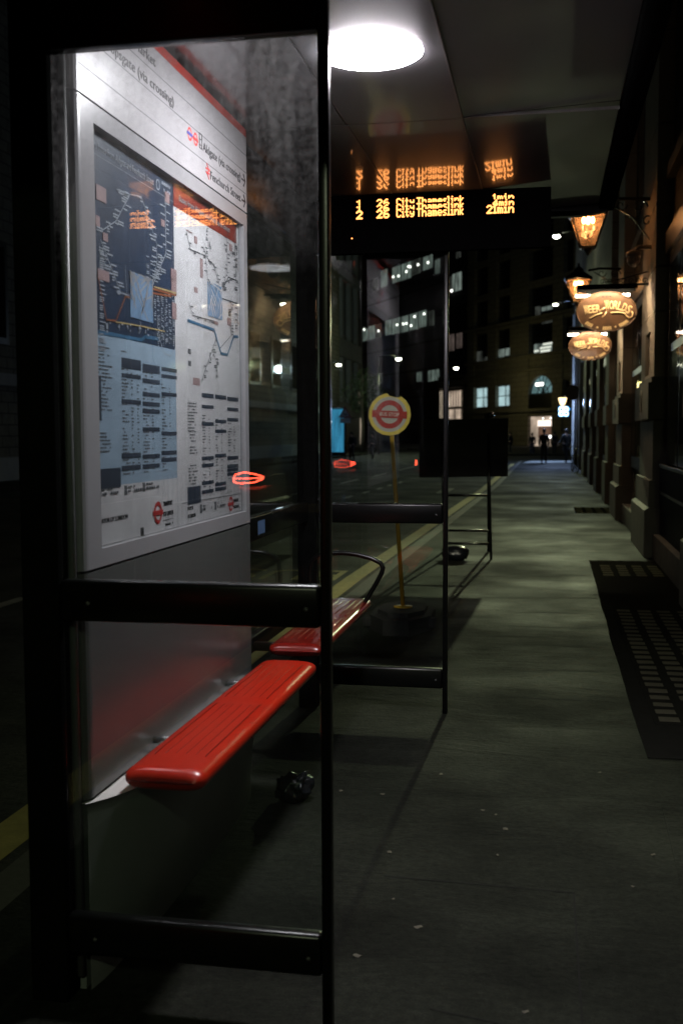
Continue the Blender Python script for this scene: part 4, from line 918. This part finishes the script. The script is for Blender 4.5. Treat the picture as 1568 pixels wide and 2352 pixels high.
# stone grid: pilasters and spandrels stand 0.6 m proud of the windows
bays=[(1087,1118),(1137,1169),(1212,1266),(1290,1312)]
cuts=[s0]+[v for a,b_ in bays for v in (e1(a,900)[0],e1(b_,900)[0])]+[s1+8]
pl=MB()
for i in range(0,len(cuts),2): pl.box(cuts[i],cuts[i+1],0,.6,-.2,34)
pl.build('pier',M['stoneE'],E1,True)
floors=[(8.2,10.6),(10.9,14.6),(15.2,18.8),(19.6,23.2),(24,27.5),(28.3,31.5)]
for bi,(a,b_) in enumerate(bays):
    x0,x1=e1(a,900)[0],e1(b_,900)[0]
    lo=[(4.9,7.6)] if bi!=2 else [(3.9,8.6)]
    segs=lo+floors[1:]
    z=-.2 if bi!=2 else 3.55
    for (c,d) in segs:
        MB().box(x0,x1,.1,.6,z,c).build('spandrel',M['stoneE'],E1,True); z=d
    MB().box(x0,x1,.1,.6,z,34).build('spandrel',M['stoneE'],E1,True)
    for fi,(c,d) in enumerate(segs):
        m_=M['darkglass']
        if fi==0: m_=M['winC'] if bi in(0,1) else (M['winT'] if bi==2 else M['darkglass'])
        fm=MB(); fm.box(x0,x1,.45,.5,c,c+.12); fm.box(x0,x1,.45,.5,d-.12,d); fm.box((x0+x1)/2-.07,(x0+x1)/2+.07,.45,.5,c,d); fm.box(x0,x1,.45,.5,(c+d)/2-.05,(c+d)/2+.05); 
        wo=fm.build('window',M['join'],E1,True)
        if bi==2 and fi==0:
            cxx=(x0+x1)/2; rx=(x1-x0)/2; pts=[(cxx-rx,6.2)]+[(cxx+rx*math.cos(R(k)),6.2+2.1*math.sin(R(k))) for k in range(180,-1,-10)]+[(cxx+rx,6.2)]
            MB().prism(pts[1:-1],.5,.55,'Y').build('pane',M['winT'],wo,True)
            q=MB()
            for k in (36,72,108,144): q.tube([(cxx,.45,6.2),(cxx+rx*math.cos(R(k)),.45,6.2+2.1*math.sin(R(k)))],.06,5)
            q.tube([(cxx+rx*.45*math.cos(R(k)),.45,6.2+.95*math.sin(R(k))) for k in range(0,181,15)],.06,5); q.box(x0,x1,.2,.56,3.6,6.15)
            q.build('tracery',M['join'],wo,True)
            q=MB(); q.box(cxx-rx*.62,cxx+.1,.40,.44,7.15,7.5); q.build('lamp',M['winlamp'],wo,True)
            ar=MB(); outer=[(cxx+rx*1.02*math.cos(R(k)),6.2+2.12*math.sin(R(k))) for k in range(180,-1,-10)]
            ar.prism([(x0,8.62)]+outer[:10]+[(cxx,8.62)],.1,.62,'Y'); ar.prism([(cxx,8.62)]+outer[9:]+[(x1,8.62)],.1,.62,'Y'); ar.build('arch',M['stoneE'],E1,True)
        else:
            MB().box(x0,x1,.5,.55,c,d).build('pane',m_ if fi==0 else M['darkglass'],wo,True)
        if fi>0:
            # rows of dim office light in some upper windows
            for (rx0,rx1,ry0,ry1,mm) in ((1088,1101,807,844,'winD'),(1103,1112,820,842,'winD'),(1138,1150,802,820,'winG'),(1153,1167,799,816,'winG'),(1219,1232,790,817,'winG'),(1234,1262,788,817,'winG'),(1221,1232,704,728,'winD'),(1236,1262,703,712,'winG'),(1236,1262,728,742,'winD')):
                r_=px_rect(e1,rx0,rx1,ry0,ry1); zc_=(r_[2]+r_[3])/2
                if x0-.3<(r_[0]+r_[1])/2<x1+.3 and c-.5<zc_<d+.5: MB().box(r_[0],r_[1],.40,.44,r_[2],r_[3]).build('lit_pane',M[mm],wo,True)
for (rx0,rx1,ry0,ry1) in ((1240,1262,787,791),(1233,1258,796,800),(1234,1256,803,808),(1220,1230,804,808),(1243,1251,724,729)):
    r_=px_rect(e1,rx0,rx1,ry0,ry1); MB().box(r_[0],r_[1],.34,.38,r_[2],r_[3]).build('lamp',M['winlamp2'],E1,True)
co=MB()
for z in (4.1,8.9,10.6,15.0): co.box(s0-.3,s1+8,-.35,-.001,z,z+.35)
co.build('cornice',M['stoneE'],E1,True)
# lit entrance
x0,x1=e1(1212,980)[0],e1(1266,980)[0]
en=MB(); en.box(x0,x1,.45,.5,-.1,3.5); eo=en.build('entrance',M['brownwall'],E1,True)
MB().box(x0,x0+(x1-x0)*.30,.35,.44,-.1,3.5).build('lit_pier',M['winW'],eo,True)
MB().box(x0+(x1-x0)*.30,x1,.35,.44,2.35,3.05).build('light_band',emis('hall_light',(1.0,.86,.74),1.6),eo,True)
MB().box(x0+(x1-x0)*.30,x1,.36,.44,3.06,3.5).build('lit_soffit',M['winW'],eo,True)
MB().box(x0+(x1-x0)*.30,x1,.36,.44,.0,1.0).build('lit_counter',M['winW'],eo,True)
q=MB(); q.box(x0+(x1-x0)*.55,x0+(x1-x0)*.68,.30,.34,.95,1.25); q.box(x0+(x1-x0)*.8,x0+(x1-x0)*.98,.30,.34,.95,1.25); q.box(x0+(x1-x0)*.52,x0+(x1-x0)*.56,.3,.34,3.2,3.35); q.box(x0+(x1-x0)*.84,x0+(x1-x0)*.88,.3,.34,3.2,3.35); q.build('downlight',M['winlamp'],eo,True)

# balconied block beside it
E3,e3=rot_building('balcony_building','yellow lit building with barred balcony windows behind the site sign',1045,1024,153)
s0=e3(1005,900)[0]; s1=e3(1078,900)[0]
MB().box(s0,s1,0,12,-.2,9.8).build('wall',M['stoneE'],E3,True)
q=MB()
for y_ in (870,888): r_=px_rect(e3,1006,1076,y_,y_+3); q.box(r_[0],r_[1],-.8,0,r_[2],r_[3])
q.build('balcony',M['join'],E3,True)
for (a,b_,c,d,mm) in ((1030,1060,898,934,'winW'),(1010,1018,898,960,'winW'),(1031,1060,940,962,'winW')):
    r_=px_rect(e3,a,b_,c,d); w=MB().box(r_[0],r_[1],-.06,-.001,r_[2],r_[3]).build('window',M[mm],E3,True)
    q=MB(); k_=5 if d<940 else 2
    for i in range(k_+1): x=r_[0]+(r_[1]-r_[0])*i/k_; q.box(x-.09,x+.09,-.14,-.07,r_[2],r_[3])
    q.build('bar',M['join'],w,True)
# office slab with strip windows further left
E2,e2=rot_building('office_building','tall dark office slab with rows of lit strip windows behind the display',960,1024,178)
s0=e2(790,800)[0]; s1=e2(1085,800)[0]
MB().box(s0,s1,0,14,-.2,46).build('wall',M['stoneD'],E2,True)
def strip(px,tops,m_,lamp=None):
    pass
rows2=[((886,899,735,769),'winG'),((985,997,714,748),'winD'),((1000,1010,596,628),'winG'),((1029,1038,636,668),'winD'),((866,878,858,880),'winD'),((1018,1027,712,745),'winD'),((832,845,757,783),'winG'),((848,861,748,779),'winG'),((865,876,744,775),'winD'),((902,918,731,766),'winG'),((922,938,726,762),'winG'),((942,959,720,757),'winG'),((963,979,714,751),'winG'),
       ((857,868,640,668),'winD'),((876,889,620,658),'winG'),((902,920,612,648),'winG'),((923,944,604,641),'winG'),((946,967,596,630),'winD'),((972,993,588,618),'winG'),
       ((958,968,855,876),'winG'),((984,1008,850,875),'winG'),((1040,1060,627,668),'winG'),((1031,1043,768,806),'winW2'),((1049,1061,765,800),'winW2'),((1103,1115,577,592),'winD'),((1132,1142,574,588),'winD'),((1048,1058,578,592),'winD'),((1180,1192,572,584),'winD')]
M['winW2']=emis_tex('window_rose',(.42,.32,.28),.22,scale=.8,lo=.4)
for (r4,mm) in rows2:
    r_=px_rect(e2,*r4); fm=MB(); fm.box(r_[0]-.25,r_[1]+.25,-.04,-.001,r_[2]-.25,r_[3]+.25); w=fm.build('window',M['join'],E2,True)
    MB().box(r_[0],r_[1],-.10,-.045,r_[2],r_[3]).build('pane',M[mm],w,True)
    q=MB()
    for i in range(1,3): x=r_[0]+(r_[1]-r_[0])*i/3; q.box(x-.06,x+.06,-.16,-.105,r_[2],r_[3])
    q.build('mullion',M['join'],w,True)
q=MB()
for (px_,py_) in ((838,757),(871,760),(914,746),(928,744),(935,743),(946,748),(954,727),(976,721),(905,636),(917,634),(935,624),(944,613),(962,608),(985,603),(1039,668),(940,612)):
    s_,z_=e2(px_,py_); q.box(s_-.28,s_+.28,-.22,-.17,z_-.16,z_+.16)
q.build('lamp',M['winlamp'],E2,True)
q=MB()
for i in range(9): z_=3+i*4.4; q.box(s0,s1,-.03,-.0005,z_,z_+.35)
q.build('band',M['rubber'],E2,True)
# left side of the street
lc=thing('column_building','pale rendered building with tall pilasters across the road','building',(-20,103,0))
MB().box(-36,-20,93,112,-.1,26).build('wall',M['stoneD'],lc)
q=MB()
for y in (94,98,102.3,106.5,110.4): q.box(-20,-19.6,y,y+1.0,3.6,22)
q.build('pilaster',M['paleP'],lc)
q=MB(); q.box(-20,-19.4,93,112,8.9,10.6); q.box(-20,-19.3,93,112,16.5,17.3); q.box(-20,-19.4,93,112,3.2,4.6); q.box(-20,-19.2,93,112,22,23); q.build('cornice',M['paleP'],lc)
for y in (95.2,99.4,103.6,107.8):
    for z in (5,11.2): 
        w=MB().box(-19.98,-19.9,y,y+2.4,z,z+4).build('window',M['join'],lc); MB().box(-19.9,-19.88,y+.15,y+2.25,z+.15,z+3.85).build('pane',M['darkglass'],w)
ld=thing('brick_building','dark unlit building across the road beside the pale columns','building',(-21,127,0))
MB().box(-36,-20.4,112.3,118.5,-.1,30).build('wall',M['stoneD'],ld)
for y in (113.5,):
    w=MB().box(-20.4,-20.3,y,y+2.6,4.5,8.2).build('window',M['join'],ld); MB().box(-20.3,-20.27,y+.2,y+2.4,4.7,8).build('pane',M['darkglass'],w)
    w=MB().box(-20.4,-20.3,y,y+2.6,10.5,14.2).build('window',M['join'],ld); MB().box(-20.3,-20.27,y+.2,y+2.4,10.7,14).build('pane',M['darkglass'],w)
w=MB().box(-20.4,-20.3,116.9,117.9,.4,3.4).build('door',M['winW'],ld)
ln=thing('stone_building','rough coursed stone building across the road, nearest to the shelter','building',(-18,40,0))
MB().box(-36,-18,12,92.7,-.1,24).build('wall',M['stoneL'],ln)
q=MB(); q.box(-18,-17.7,12,92.7,3.2,3.6); q.box(-18,-17.8,12,92.7,-.05,.8); q.build('string_course',M['paleP'],ln)
for i in range(14):
    y=15+i*5.4; w=MB().box(-18,-17.93,y,y+2.6,4.6,8).build('window',M['join'],ln); MB().box(-17.93,-17.91,y+.2,y+2.4,4.8,7.8).build('pane',M['darkglass'],w)

# street furniture across the road
bp_=thing('advertising_panel','tall glowing blue advertising panel across the road','advertising panel',(-14.9,75,0))
MB().box(-.85,.62,-.02,.02,.25,3.3).build('screen',M['teal'],bp_,True)
q=MB(); q.box(-.95,.7,.021,.2,.0,3.4,0,.02); q.box(-.95,.7,-.06,.02,.0,.24); q.build('case',M['black'],bp_,True)
q=MB(); q.box(-.45,-.28,-.06,-.021,2.33,2.46); q.box(-.45,-.36,-.06,-.021,1.2,1.32); q.build('lamp',M['winlamp'],bp_,True)
ts=thing('road_sign','triangular red bordered warning sign on a thin pole across the road','road sign',(-12.1,64,-.1))
MB().tube([(0,.05,0),(0,.05,3.3)],.035,8).build('pole',M['black'],ts,True)
q=MB(); q.prism([(-.40,2.62),(.40,2.62),(0,3.33)],-.02,.0,'Y'); sp_=q.build('triangle_plate',M['signred'],ts,True)
q=MB(); q.prism([(-.27,2.70),(.27,2.70),(0,3.18)],-.026,-.021,'Y'); q.build('white_triangle',M['signwhite'],sp_,True)
q=MB(); q.ball((-.06,-.028,2.83),(.05,.01,.08),8); q.ball((.07,-.028,2.82),(.05,.01,.08),8); q.build('black_symbol',M['ink'],sp_,True)
q=MB(); q.box(-.30,.33,-.02,.0,2.30,2.6); q.build('lower_plate',M['signwhite'],ts,True)

# street lamps (each gives off light)
def streetlamp(name,label,loc,headr,arm,power,color,spot=None,pole=True,size=.12):
    t=thing(name,label,'street lamp',loc,0)
    MB().ball((0,0,0),(headr,headr*1.2,headr*.55),14).build('lens',M['street'],t,True)
    q=MB(); q.ball((0,0,headr*.5),(headr*1.3,headr*1.5,headr*.5),14); q.build('hood',M['black'],t,True)
    q=MB(); q.tube([(0,0,headr*.9),(arm[0]*.5,arm[1]*.5,headr*1.6),(arm[0],arm[1],headr)],.035,8)
    if pole: q.tube([(arm[0],arm[1],headr),(arm[0],arm[1],-loc[2]-.1)],[.05,.08],10)
    q.build('pole' if pole else 'bracket',M['black'],t,True)
    return t
def lamp_light(t,kind,power,color,off=(0,0,-.25),size=.12,target=None,ang=90,blend=1):
    l=bpy.data.lights.new('lamp_light',kind); l.energy=power; l.color=color; l.shadow_soft_size=size
    o=bpy.data.objects.new('lamp_light',l); COL.objects.link(o); o.parent=t; o.location=off
    if kind=='SPOT':
        l.spot_size=R(ang); l.spot_blend=blend
        d=Vector(target)-(Vector(t.location)+Vector(off)); o.rotation_euler=d.to_track_quat('-Z','Y').to_euler()
    return o
GRN=(.88,1.0,.56)
LA=streetlamp('street_lamp','white street lamp on a wall arm beside the edge of the departure display',(.166,33,7.376),0.104,(1.2,0),0,GRN,pole=False)
lamp_light(LA,'SPOT',3300,GRN,target=(-.45,13.2,0),ang=18,size=.10)
lamp_light(LA,'SPOT',900,GRN,target=(-.3,23,0),ang=52,size=.10)
lamp_light(LA,'POINT',8,GRN,size=.2)
LB=streetlamp('street_lamp','small bright street lamp on a wall arm just below the half hidden lantern',(.221,46,6.88),0.096,(1.2,0),0,GRN,pole=False)
lamp_light(LB,'SPOT',900,GRN,target=(-.4,38,0),ang=115,size=.15)
LC=streetlamp('street_lamp','white street lamp seen through the glass above the bus stop sign',(-11.6,84,7.38),0.208,(-1.6,0),0,GRN)
lamp_light(LC,'POINT',650,GRN,size=.3)
LD=streetlamp('street_lamp','small pale street lamp in front of the pale column building',(-15.6,80,6.74),0.176,(-.8,0),0,GRN)
lamp_light(LD,'POINT',480,(.75,.9,1.0),size=.3)
LE=streetlamp('street_lamp','bright street lamp beside the yellow lit balcony building',(-11.0,130,9.35),0.256,(-1.2,0),0,(1,.85,.35))
lamp_light(LE,'POINT',170,(1.0,.86,.30),off=(3.0,-1.3,-2.3),size=.3)
LF=streetlamp('street_lamp','tall unseen street lamp added behind the shelter to light the bus stop sign',(-2.6,-3.6,10.4),.13,(-.9,0),0,GRN)
lamp_light(LF,'SPOT',4600,(1.0,.95,.72),target=(-1.35,8.6,1.6),ang=15,size=.15)  # narrow beam added only to brighten the bus stop sign
LG=streetlamp('street_lamp','street lamp on the pub wall near the open end of the shelter',(.80,-6.0,6.3),.12,(.6,0),0,GRN,pole=False)
lamp_light(LG,'SPOT',320,(.86,1.0,.62),target=(-1.2,3.2,.9),ang=55,size=.12)
# added cool light with no fixture, brightening the far pavement; warm lantern glow
lamp_light(ne,'POINT',600,(.45,.62,1.0),off=(-.3,9.5,.6),size=.2)
lamp_light(la,'POINT',5,(1.0,.50,.20),off=(0,0,-.08),size=.05); lamp_light(lb,'POINT',5,(1.0,.50,.20),off=(0,0,-.08),size=.05)

# street tree across the road
tr_=thing('street_tree','dark leafy street tree across the road behind the bus stop sign','tree',(-15.2,88,0))
MB().tube([(0,0,-.1),(.05,0,2.2),(-.05,.1,4.2),(.1,.1,6.5)],[.16,.13,.10,.03],10).build('trunk',M['bark'],tr_,True)
q=MB()
for i in range(1500):
    cl_=random.choice(((0,0,4.6,1.3),(.8,.3,5.2,1.0),(-.9,-.2,5.0,1.1),(.1,.2,6.1,1.0),(-.4,.5,4.0,.8)))
    d=Vector((random.gauss(0,1),random.gauss(0,1),random.gauss(0,1))).normalized()*cl_[3]*random.uniform(.5,1)
    c=Vector(cl_[:3])+d; a=Vector((random.uniform(-1,1),random.uniform(-1,1),random.uniform(-1,1))).normalized(); b_=a.cross(Vector((.3,.5,.8))).normalized()
    s_=random.uniform(.06,.13); q.quad(c-a*s_,c-b_*s_*.5,c+a*s_,c+b_*s_*.5)
q.build('crown',M['leaf'],tr_,True)

# ================================================================== PEOPLE
def skinmesh(name,verts,edges,radii,m_,parent,root=0,sub=1):
    me=bpy.data.meshes.new(name); me.from_pydata(verts,edges,[]); o=bpy.data.objects.new(name,me); COL.objects.link(o)
    md=o.modifiers.new('s','SKIN'); md.use_smooth_shade=True
    for i,r_ in enumerate(radii): 
        sv=me.skin_vertices[0].data[i]; sv.radius=(r_,r_) if not isinstance(r_,tuple) else r_; sv.use_root=(i==root)
    ss=o.modifiers.new('u','SUBSURF'); ss.levels=sub; ss.render_levels=sub
    dg=bpy.context.evaluated_depsgraph_get(); dg.update()
    m2=bpy.data.meshes.new_from_object(o.evaluated_get(dg)); bpy.data.objects.remove(o); bpy.data.meshes.remove(me)
    m2.materials.clear(); m2.materials.append(m_)
    for p_ in m2.polygons: p_.use_smooth=True; p_.material_index=0
    r_=bpy.data.objects.new(name,m2); COL.objects.link(r_); r_.parent=parent; WL[r_.name]=Vector((0,0,0)); return r_
def person(label,loc,h,head_dir=0,stride=.12,top='clothdark',leg='clothdark',long_coat=False,bag=False,shoe='clothdark',arms=(0,0)):
    t=thing('person',label,'person',loc,head_dir); k=h/1.75
    V=lambda x,y,z:(x*k,y*k,z*k)
    J={'pel':V(0,0,.95),'waist':V(0,-.01,1.12),'chest':V(0,0,1.32),'neck':V(0,.01,1.50),'chin':V(0,.03,1.58),'head':V(0,.02,1.66),'crown':V(0,.01,1.73)}
    verts=[];edges=[];rad=[];ix={}
    def add(n,p_,r_,par=None): ix[n]=len(verts); verts.append(p_); rad.append(r_*k); 
    def link(a,b_): edges.append((ix[a],ix[b_]))
    for n,r_ in (('pel',.125),('waist',.115),('chest',.135),('neck',.052),('chin',.062),('head',.085),('crown',.06)): add(n,J[n],r_)
    for a,b_ in (('pel','waist'),('waist','chest'),('chest','neck'),('neck','chin'),('chin','head'),('head','crown')): link(a,b_)
    limbs={}
    for s_,sg in (('l',-1),('r',1)):
        st_=stride*sg; ar=arms[0 if sg<0 else 1]
        pts=[('hip',V(.09*sg,0,.90),.088),('knee',V(.10*sg,st_*.6+.03,.50),.056),('ankle',V(.10*sg,st_*1.1-.03,.09),.038),('toe',V(.11*sg,st_*1.1+.12,.035),.032)]
        prev='pel'
        for n,p_,r_ in pts: add(n+s_,p_,r_); link(prev,n+s_); prev=n+s_
        pts=[('sho',V(.18*sg,0,1.42),.062),('elb',V(.235*sg,-.03-st_*.4+ar*.1,1.14),.042),('wri',V(.24*sg,.05-st_*.8+ar*.28,.90+ar*.18),.028),('palm',V(.24*sg,.07-st_*.8+ar*.31,.845+ar*.18),.030)]
        prev='chest'
        for n,p_,r_ in pts: add(n+s_,p_,r_); link(prev,n+s_); prev=n+s_
        pm=pts[-1][1]
        for fi,(dx,ln) in enumerate(((-.024,.070),(-.008,.080),(.008,.076),(.023,.060))):
            n1='f%d%s'%(fi,s_); add(n1,(pm[0],pm[1]+dx*k,pm[2]-.05*k),.010); add(n1+'t',(pm[0]-.01*sg*k,pm[1]+dx*k+.012*k,pm[2]-(.05+ln*.6)*k),.008); link('palm'+s_,n1); link(n1,n1+'t')
        add('th'+s_,(pm[0]-.015*sg*k,pm[1]+.045*k,pm[2]-.035*k),.010); link('palm'+s_,'th'+s_)
        limbs[sg]=pts
    skinmesh('body',verts,edges,rad,M['skin'],t,0,1)
    # jacket
    names=['pel','waist','chest']+[n+s_ for s_ in 'lr' for n in ('sho','elb','wri')]
    vs=[verts[ix[n]] for n in names]; id_={n:i for i,n in enumerate(names)}; ed=[(id_['pel'],id_['waist']),(id_['waist'],id_['chest'])]
    rr_=[.15*k,.15*k,.165*k]+[.08*k,.062*k,.05*k]*2
    for s_ in 'lr': ed+=[(id_['chest'],id_['sho'+s_]),(id_['sho'+s_],id_['elb'+s_]),(id_['elb'+s_],id_['wri'+s_])]
    vs.append(V(0,.01,1.47)); rr_.append(.085*k); ed.append((id_['chest'],len(vs)-1))
    if long_coat: vs.append(V(0,0,.55)); rr_.append(.21*k); ed.append((id_['pel'],len(vs)-1))
    skinmesh('jacket',vs,ed,rr_,M[top],t,0,1)
    names=['pel']+[n+s_ for s_ in 'lr' for n in ('hip','knee','ankle')]; vs=[verts[ix[n]] for n in names]; id_={n:i for i,n in enumerate(names)}; ed=[]; rr_=[.14*k]+[.105*k,.075*k,.058*k]*2
    for s_ in 'lr': ed+=[(0,id_['hip'+s_]),(id_['hip'+s_],id_['knee'+s_]),(id_['knee'+s_],id_['ankle'+s_])]
    skinmesh('trousers',vs,ed,rr_,M[leg],t,0,1)
    q=MB(); q.ball(V(0,-.005,1.70),(.098*k,.108*k,.09*k),12); q.ball(V(0,-.06,1.64),(.085*k,.05*k,.09*k),10); q.build('hair',M['hair'],t,True)
    q=MB(); q.ball(V(.03,.108,1.675),(.012*k,.008*k,.009*k),6); q.ball(V(-.03,.108,1.675),(.012*k,.008*k,.009*k),6); q.build('eye',M['ink'],t,True)
    q=MB()
    for s_ in 'lr':
        a=verts[ix['ankle'+s_]]; q.ball((a[0],a[1]+.06*k,.045*k),(.048*k,.13*k,.05*k),10)
    q.build('shoe',M[shoe],t,True)
    if bag: 
        q=MB(); q.box(-.16*k,.16*k,-.30*k,-.14*k,1.02*k,1.46*k,0,.04*k); q.build('backpack',M['clothbrown'],t,True)
    return t
w=on(1221,1046,'Z',-.1); person('person in dark top and navy trousers walking alone, far down the street',(w.x,w.y,-.1),1.64,0,.05,'clothdark','clothblue')
w=on(1248,1064.5,'Z',0); person('person with a backpack walking away in the middle of the far pavement',(w.x,w.y,0),1.73,0,.10,'clothdark','clothbrown',bag=True)
w=on(1272,1046,'Z',-.1); person('person in dark clothes farther off between two nearer walkers',(w.x,w.y,-.1),1.72,.2,.1,'clothdark','clothdark')
w=on(1299,1062.5,'Z',0); person('person in a long black coat and white trainers walking close to the bicycle',(w.x,w.y,0),1.74,.5,.16,'clothdark','clothdark',long_coat=True,shoe='shoewhite',arms=(.8,.2))
w=on(1171,1043,'Z',-.1); person('person in dark clothes partly hidden by the edge of the site sign',(w.x,w.y,-.1),1.70,1.2,.12,'clothdark','clothdark')
person('person in dark clothes standing across the road under the triangular sign',(-11.6,63.5,-.1),1.72,2.4,.05,'clothdark','clothbrown',bag=True,arms=(.6,.6))
person('person in black standing across the road beyond the triangular sign',(-11.4,70,-.1),1.72,1.0,.08,'clothdark','clothdark')

# bicycle leaning by the wall
bi=thing('bicycle','dark bicycle leaning against the far right wall','bicycle',(1.02,43,0),R(8))
for nm,y in (('wheel',-.52),('wheel',.52)):
    q=MB(); q.tube([(0,y+.34*math.cos(2*math.pi*k/28),.34+.34*math.sin(2*math.pi*k/28)) for k in range(28)],.02,6,closed=True); wo=q.build(nm,M['tyre'],bi,True)
    q=MB()
    for k in range(12): a=2*math.pi*k/12; q.tube([(0,y,.34),(0,y+.33*math.cos(a),.34+.33*math.sin(a))],.003,4)
    q.build('spokes',M['steel'],wo,True)
q=MB()
for a,b_ in (((0,-.52,.34),(0,-.2,.85)),((0,-.05,.30),(0,-.2,.88)),((0,-.2,.82),(0,.36,.86)),((0,-.05,.30),(0,.38,.80)),((0,-.52,.34),(0,-.05,.30)),((0,.34,.95),(0,.52,.34))): q.tube([a,b_],.018,6)
q.build('frame',M['clothbrown'],bi,True)
q=MB(); q.tube([(-.27,.30,.98),(-.1,.36,1.0),(.1,.36,1.0),(.27,.30,.98)],.013,6); q.tube([(0,.34,.93),(0,.36,1.0)],.013,6); q.build('handlebar',M['black'],bi,True)
MB().ball((0,-.22,.92),(.07,.13,.035),10).build('saddle',M['black'],bi,True)

# ================================================================== parked car behind the photographer, seen only in the glass
cr=thing('parked_car','dark car behind the shelter whose red outline tail lamp mirrors in the glass','car',(-3.01,-9.84,-.1))
# its tail faces +Y (towards the shelter)
q=MB(); prof=[(-2.1,.35),(-2.12,.62),(-1.95,.78),(-1.0,.92),(-.35,1.38),(.9,1.42),(1.75,1.08),(2.12,1.0),(2.2,.75),(2.15,.35)]
q.prism(prof,-.88,.88,'X'); bo=q.build('body',M['carpaint'],cr,True)
q=MB(); q.prism([(-.85,.98),(-.33,1.33),(.85,1.37),(1.5,1.10)],.8801,.884,'X'); q.prism([(-.85,.98),(-.33,1.33),(.85,1.37),(1.5,1.10)],-.884,-.8801,'X'); q.build('window',M['darkglass'],cr,True)
q=MB(); q.add([(-.7,.93,1.425),(.7,.93,1.425),(.74,1.72,1.105),(-.74,1.72,1.105)],[(0,1,2,3)]); q.build('rear_window',M['darkglass'],cr,True)
for x in (-.80,.80):
    for y in (-1.35,1.35):
        T=Matrix.Translation((x,y,.33))@Matrix.Rotation(R(90),4,'Y'); wo=MB().lathe([(.2,-.1),(.33,-.09),(.33,.09),(.2,.1)],(0,0,0),24,T=T).build('wheel',M['tyre'],cr,True); MB().lathe([(.02,-.105),(.2,-.102),(.2,.102),(.02,.105)],(0,0,0),16,T=T).build('rim',M['steel'],wo,True)
lp_=[(-.19,.0),(-.17,.045),(-.05,.075),(.10,.05),(.20,.015),(.19,-.005),(.08,-.05),(-.10,-.065),(-.18,-.05)]
q=MB(); q.tube([(-.66+a,2.24,1.10+b_) for a,b_ in lp_],.010,6,closed=True); q.tube([(-.84,2.24,1.095),(-.47,2.24,1.105)],.008,6); q.build('tail_lamp',M['tail'],cr,True)
q=MB(); q.ball((.66,2.235,1.12),(.022,.02,.055),10); q.build('tail_lamp',M['tail'],cr,True)
MB().box(-.26,.26,2.205,2.22,.68,.79).build('number_plate',M['yellow'],cr,True)

# ================================================================== world + render
wd=bpy.data.worlds.new('World'); S.world=wd; wd.use_nodes=True; nt=wd.node_tree
bgn=nt.nodes.get('Background') or nt.nodes.new('ShaderNodeBackground'); outn=nt.nodes.get('World Output') or nt.nodes.new('ShaderNodeOutputWorld')
sk=nt.nodes.new('ShaderNodeTexSky'); sk.sky_type='NISHITA'; sk.sun_disc=False; sk.sun_elevation=R(-4); sk.sun_rotation=R(120)
nt.links.new(sk.outputs[0],bgn.inputs['Color']); bgn.inputs['Strength'].default_value=.06; nt.links.new(bgn.outputs[0],outn.inputs['Surface'])
S.view_settings.view_transform='Standard'; S.view_settings.look='None'; S.view_settings.exposure=0; S.view_settings.gamma=1
S.render.engine='CYCLES'; S.cycles.use_denoising=True; S.cycles.max_bounces=10; S.cycles.transparent_max_bounces=24; S.cycles.glossy_bounces=5; S.cycles.diffuse_bounces=3; S.cycles.sample_clamp_indirect=6
S.cycles.caustics_reflective=False; S.cycles.caustics_refractive=False
